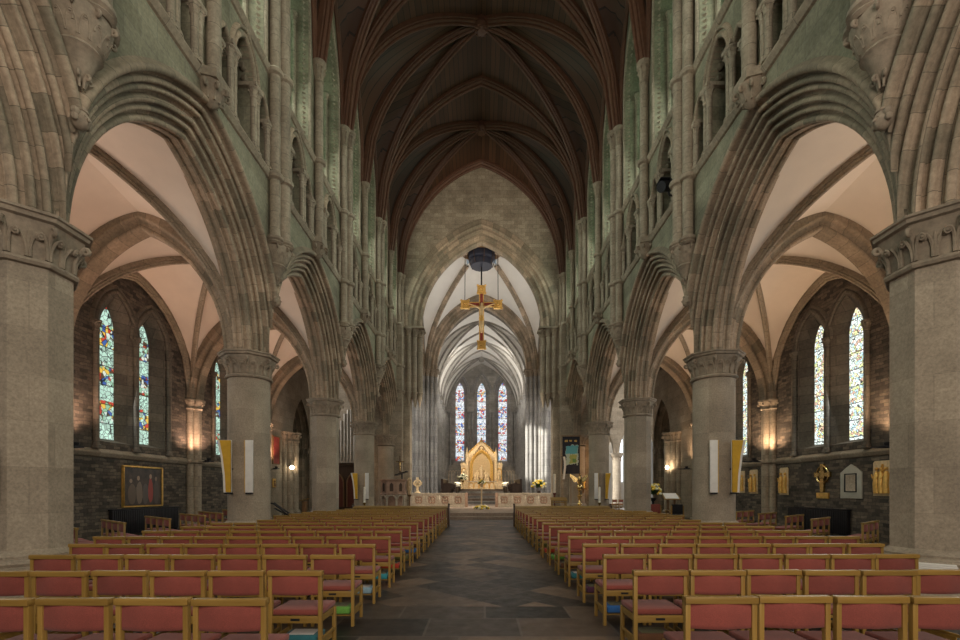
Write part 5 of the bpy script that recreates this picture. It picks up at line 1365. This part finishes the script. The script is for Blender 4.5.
for k in range(3):
    b = MB(); a = k*2*pi/3+.5; b.tube([(.2*cos(a), .2*sin(a), .12), (.42*cos(a), .42*sin(a), .14), (.52*cos(a), .52*sin(a), .03)], [.06, .06, .08], 7); b.build('lion_foot', BR, p)
b = MB(); b.tube([(0, .05, 1.58), (0, .02, 1.75), (0, -.03, 1.95), (0, -.06, 2.12), (0, -.1, 2.22), (0, -.2, 2.2)], [.08, .14, .13, .08, .075, .02], 9); b.tube([(0, .08, 1.72), (0, .22, 1.5)], [.09, .04], 7)
for q in (-1, 1): b.tube([(q*.07, 0, 1.66), (q*.07, -.03, 1.56)], .03, 6)
b.build('eagle_body', BR, p, smooth=60)
for q in (-1, 1):
    b = MB(); b.grid([[(q*(.08+.46*t), .02+.10*t, 1.98+.28*t-(.34-.1*t)*j/4*(1-.25*sin(t*9))) for j in range(5)] for t in [i/8 for i in range(9)]]); b.grid([[(q*(.08+.46*t), .05+.10*t, 1.98+.28*t-(.34-.1*t)*j/4*(1-.25*sin(t*9))) for j in range(5)] for t in [i/8 for i in range(9)]]); b.build('wing', BR, p, smooth=60)
tag(p, 'polished brass eagle lectern with spread wings, right of the crossing', 'lectern')
p = empty('carved_icon', (6.75, 31.9, 1.85))
b = MB(); b.prism([(-.17, 0), (.17, 0), (.17, .5), (0, .8), (-.17, .5)], 'y', -.05, .0); b.build('niche', M['oak'], p)
b = MB(); statue(b, 0, -.1, .04, .6); b.build('figure', M['gold'], p, smooth=60)
p.location = (6.72, 31.34, 1.7); tag(p, 'small gold figure in a niche beside the eagle lectern', 'icon')
b = MB(); b.box(-.2, .2, -.14, .08, -.06, 0); b.box(-.04, .04, -.02, .1, -.3, -.06); b.build('shelf', M['oak'], p)
p = empty('litany_desk', (4.75, 29.3, .32))
b = MB()
for x in (-.42, .42):
    for y in (-.2, .2): b.box(x-.03, x+.03, y-.03, y+.03, 0, .78 if y > 0 else .6)
for x in (-.42, .42): b.box(x-.02, x+.02, -.2, .2, .25, .31)
b.box(-.42, .42, -.2, -.15, .5, .56); b.box(-.42, .42, .15, .2, .6, .66); b.build('frame', M['chair_wood'], p, bevel=.006)
b = MB(); b.prism([(-.26, .62), (.26, .80), (.26, .83), (-.26, .65)], 'x', -.5, .5); b.build('sloping_top', M['chair_rail'], p)
tag(p, 'low light wood litany desk beside the right sanctuary rail', 'desk')

# ---- right aisle end: reading desk, armchairs
p = empty('reading_desk', (9.55, 24.0, 0))
b = MB(); b.box(-.28, .28, -.15, .15, 0, .06); b.box(-.2, -.12, -.08, .08, .06, 1.15); b.box(.12, .2, -.08, .08, .06, 1.15); b.box(-.14, .14, -.03, .03, .4, .46); b.build('stand', M['oak'], p, bevel=.008)
b = MB(); b.prism([(-.22, 1.1), (.24, 1.38), (.24, 1.42), (-.22, 1.14)], 'x', -.40, .40); b.build('sloping_top', M['chair_rail'], p)
b = MB(); b.prism([(-.2, 1.155), (.22, 1.415), (.22, 1.43), (-.2, 1.17)], 'x', -.34, .34); b.build('book_cover_cloth', M['whitecloth'], p)
tag(p, 'wooden reading desk with white cloth beyond the octagonal pillar, right aisle', 'reading desk')
def armchair(loc, rz, cm, lab):
    p = empty('armchair', loc, rz)
    for x in (-.27, .27):
        for y in (-.24, .24): b = MB(); b.box(x-.025, x+.025, y-.025, y+.025, 0, .68 if y > 0 else .9); b.build('leg', M['chair_wood'], p)
        b = MB(); b.box(x-.035, x+.035, -.26, .28, .66, .70); b.build('armrest', M['chair_rail'], p, bevel=.008)
    b = MB(); b.box(-.25, .25, -.24, .25, .38, .48); b.build('seat', cm, p, bevel=.02)
    b = MB(); b.box(-.25, .25, -.26, -.20, .52, .95); b.build('backrest', cm, p, bevel=.02)
    tag(p, lab, 'chair', 'armchairs at the right aisle end')
armchair((8.6, 21.2, 0), .1, M['blackcloth'], 'black upholstered wooden armchair at the right aisle end')
armchair((7.75, 21.6, 0), .15, M['red'], 'red upholstered wooden armchair nearest the octagonal pillar, right aisle end')

# ---- right transept chapel
p = st(empty('pillar', (12.75, 44.9, 0)), 'sunlit round chapel column with capital in the right transept', 'pillar')
b = MB(); b.lathe([(.62, 0), (.62, .3), (.42, .5), (.40, 4.4)], 0, 0, 20); b.build('shaft', M['whitestone'] if 'whitestone' in M else M['cream_stone'], p, smooth=40)
b = MB(); foliage_capital(b, 0, 0, 4.35, 5.1, .40, .6, 12); b.build('capital', M['cream_stone'], p)
w = st(empty('wall_chapel'), 'pale chapel walls seen past the farther right pillars', 'wall')
b = MB(); wall_sheet(b, 'X', 50, 7, 18, 0, 10, [(12.2, .5, 2.5, 6.5, 1.4), (14.4, .5, 2.5, 6.5, 1.4)]); b.build('chapel_face', M['white'], w, smooth=0)
for x in (12.2, 14.4):
    b = MB(); c = arch_curve(.5, 2.5, 6.5, 1.4); b.add([(x+h, 50.2, z) for h, z in c], [tuple(range(len(c)))]); b.build('window_glass', M['daylit'], w, smooth=0)
cv = st(empty('ceiling_chapel'), 'white ribbed vault of the side chapel', 'vault')
groin_web(cv, 10.75, 47.4, 1.9, 2.5, 5.0, 3.4, .1, 1.5, M['white'], M['cream_stone'], SRIB); groin_web(cv, 14.75, 47.4, 1.9, 2.5, 5.0, 3.4, .1, 1.5, M['white'], M['cream_stone'], SRIB)
area('chapel_daylight', (12.8, 49.6, 4.8), (radians(-90), 0, 0), 6, 5, 500, (1, .98, .94))
chair(11.35, 40.6, .4, 'red chair in the right transept left of the chapel column', 'transept chairs'); chair(11.95, 40.8, .4, 'red chair in the right transept nearest the chapel column', 'transept chairs')

# ---- floodlight on the right nave wall, small bracket lamps in the clerestory
p = empty('floodlight', at(667, 188, 14.2))
b = MB(); b.tube([(-.18, -.1, -.1), (.12, .1, .08)], [.15, .18], 10); b.tube([(.12, .1, .08), (.2, .16, .12)], [.18, .08], 10); b.build('housing', M['black'], p, smooth=40)
b = MB(); b.tube([(0, 0, 0), (.1, .0, -.28), (.40, .0, -.28)], .035, 6); b.build('bracket', M['black'], p)
b = MB(); b.box(-.24, .05, -.22, .15, .09, .11); b.build('barn_door', M['black'], p)
p.location = (XF-.40, 13.72, 10.34); tag(p, 'black floodlight bracketed above the triforium string on the right wall', 'floodlight')
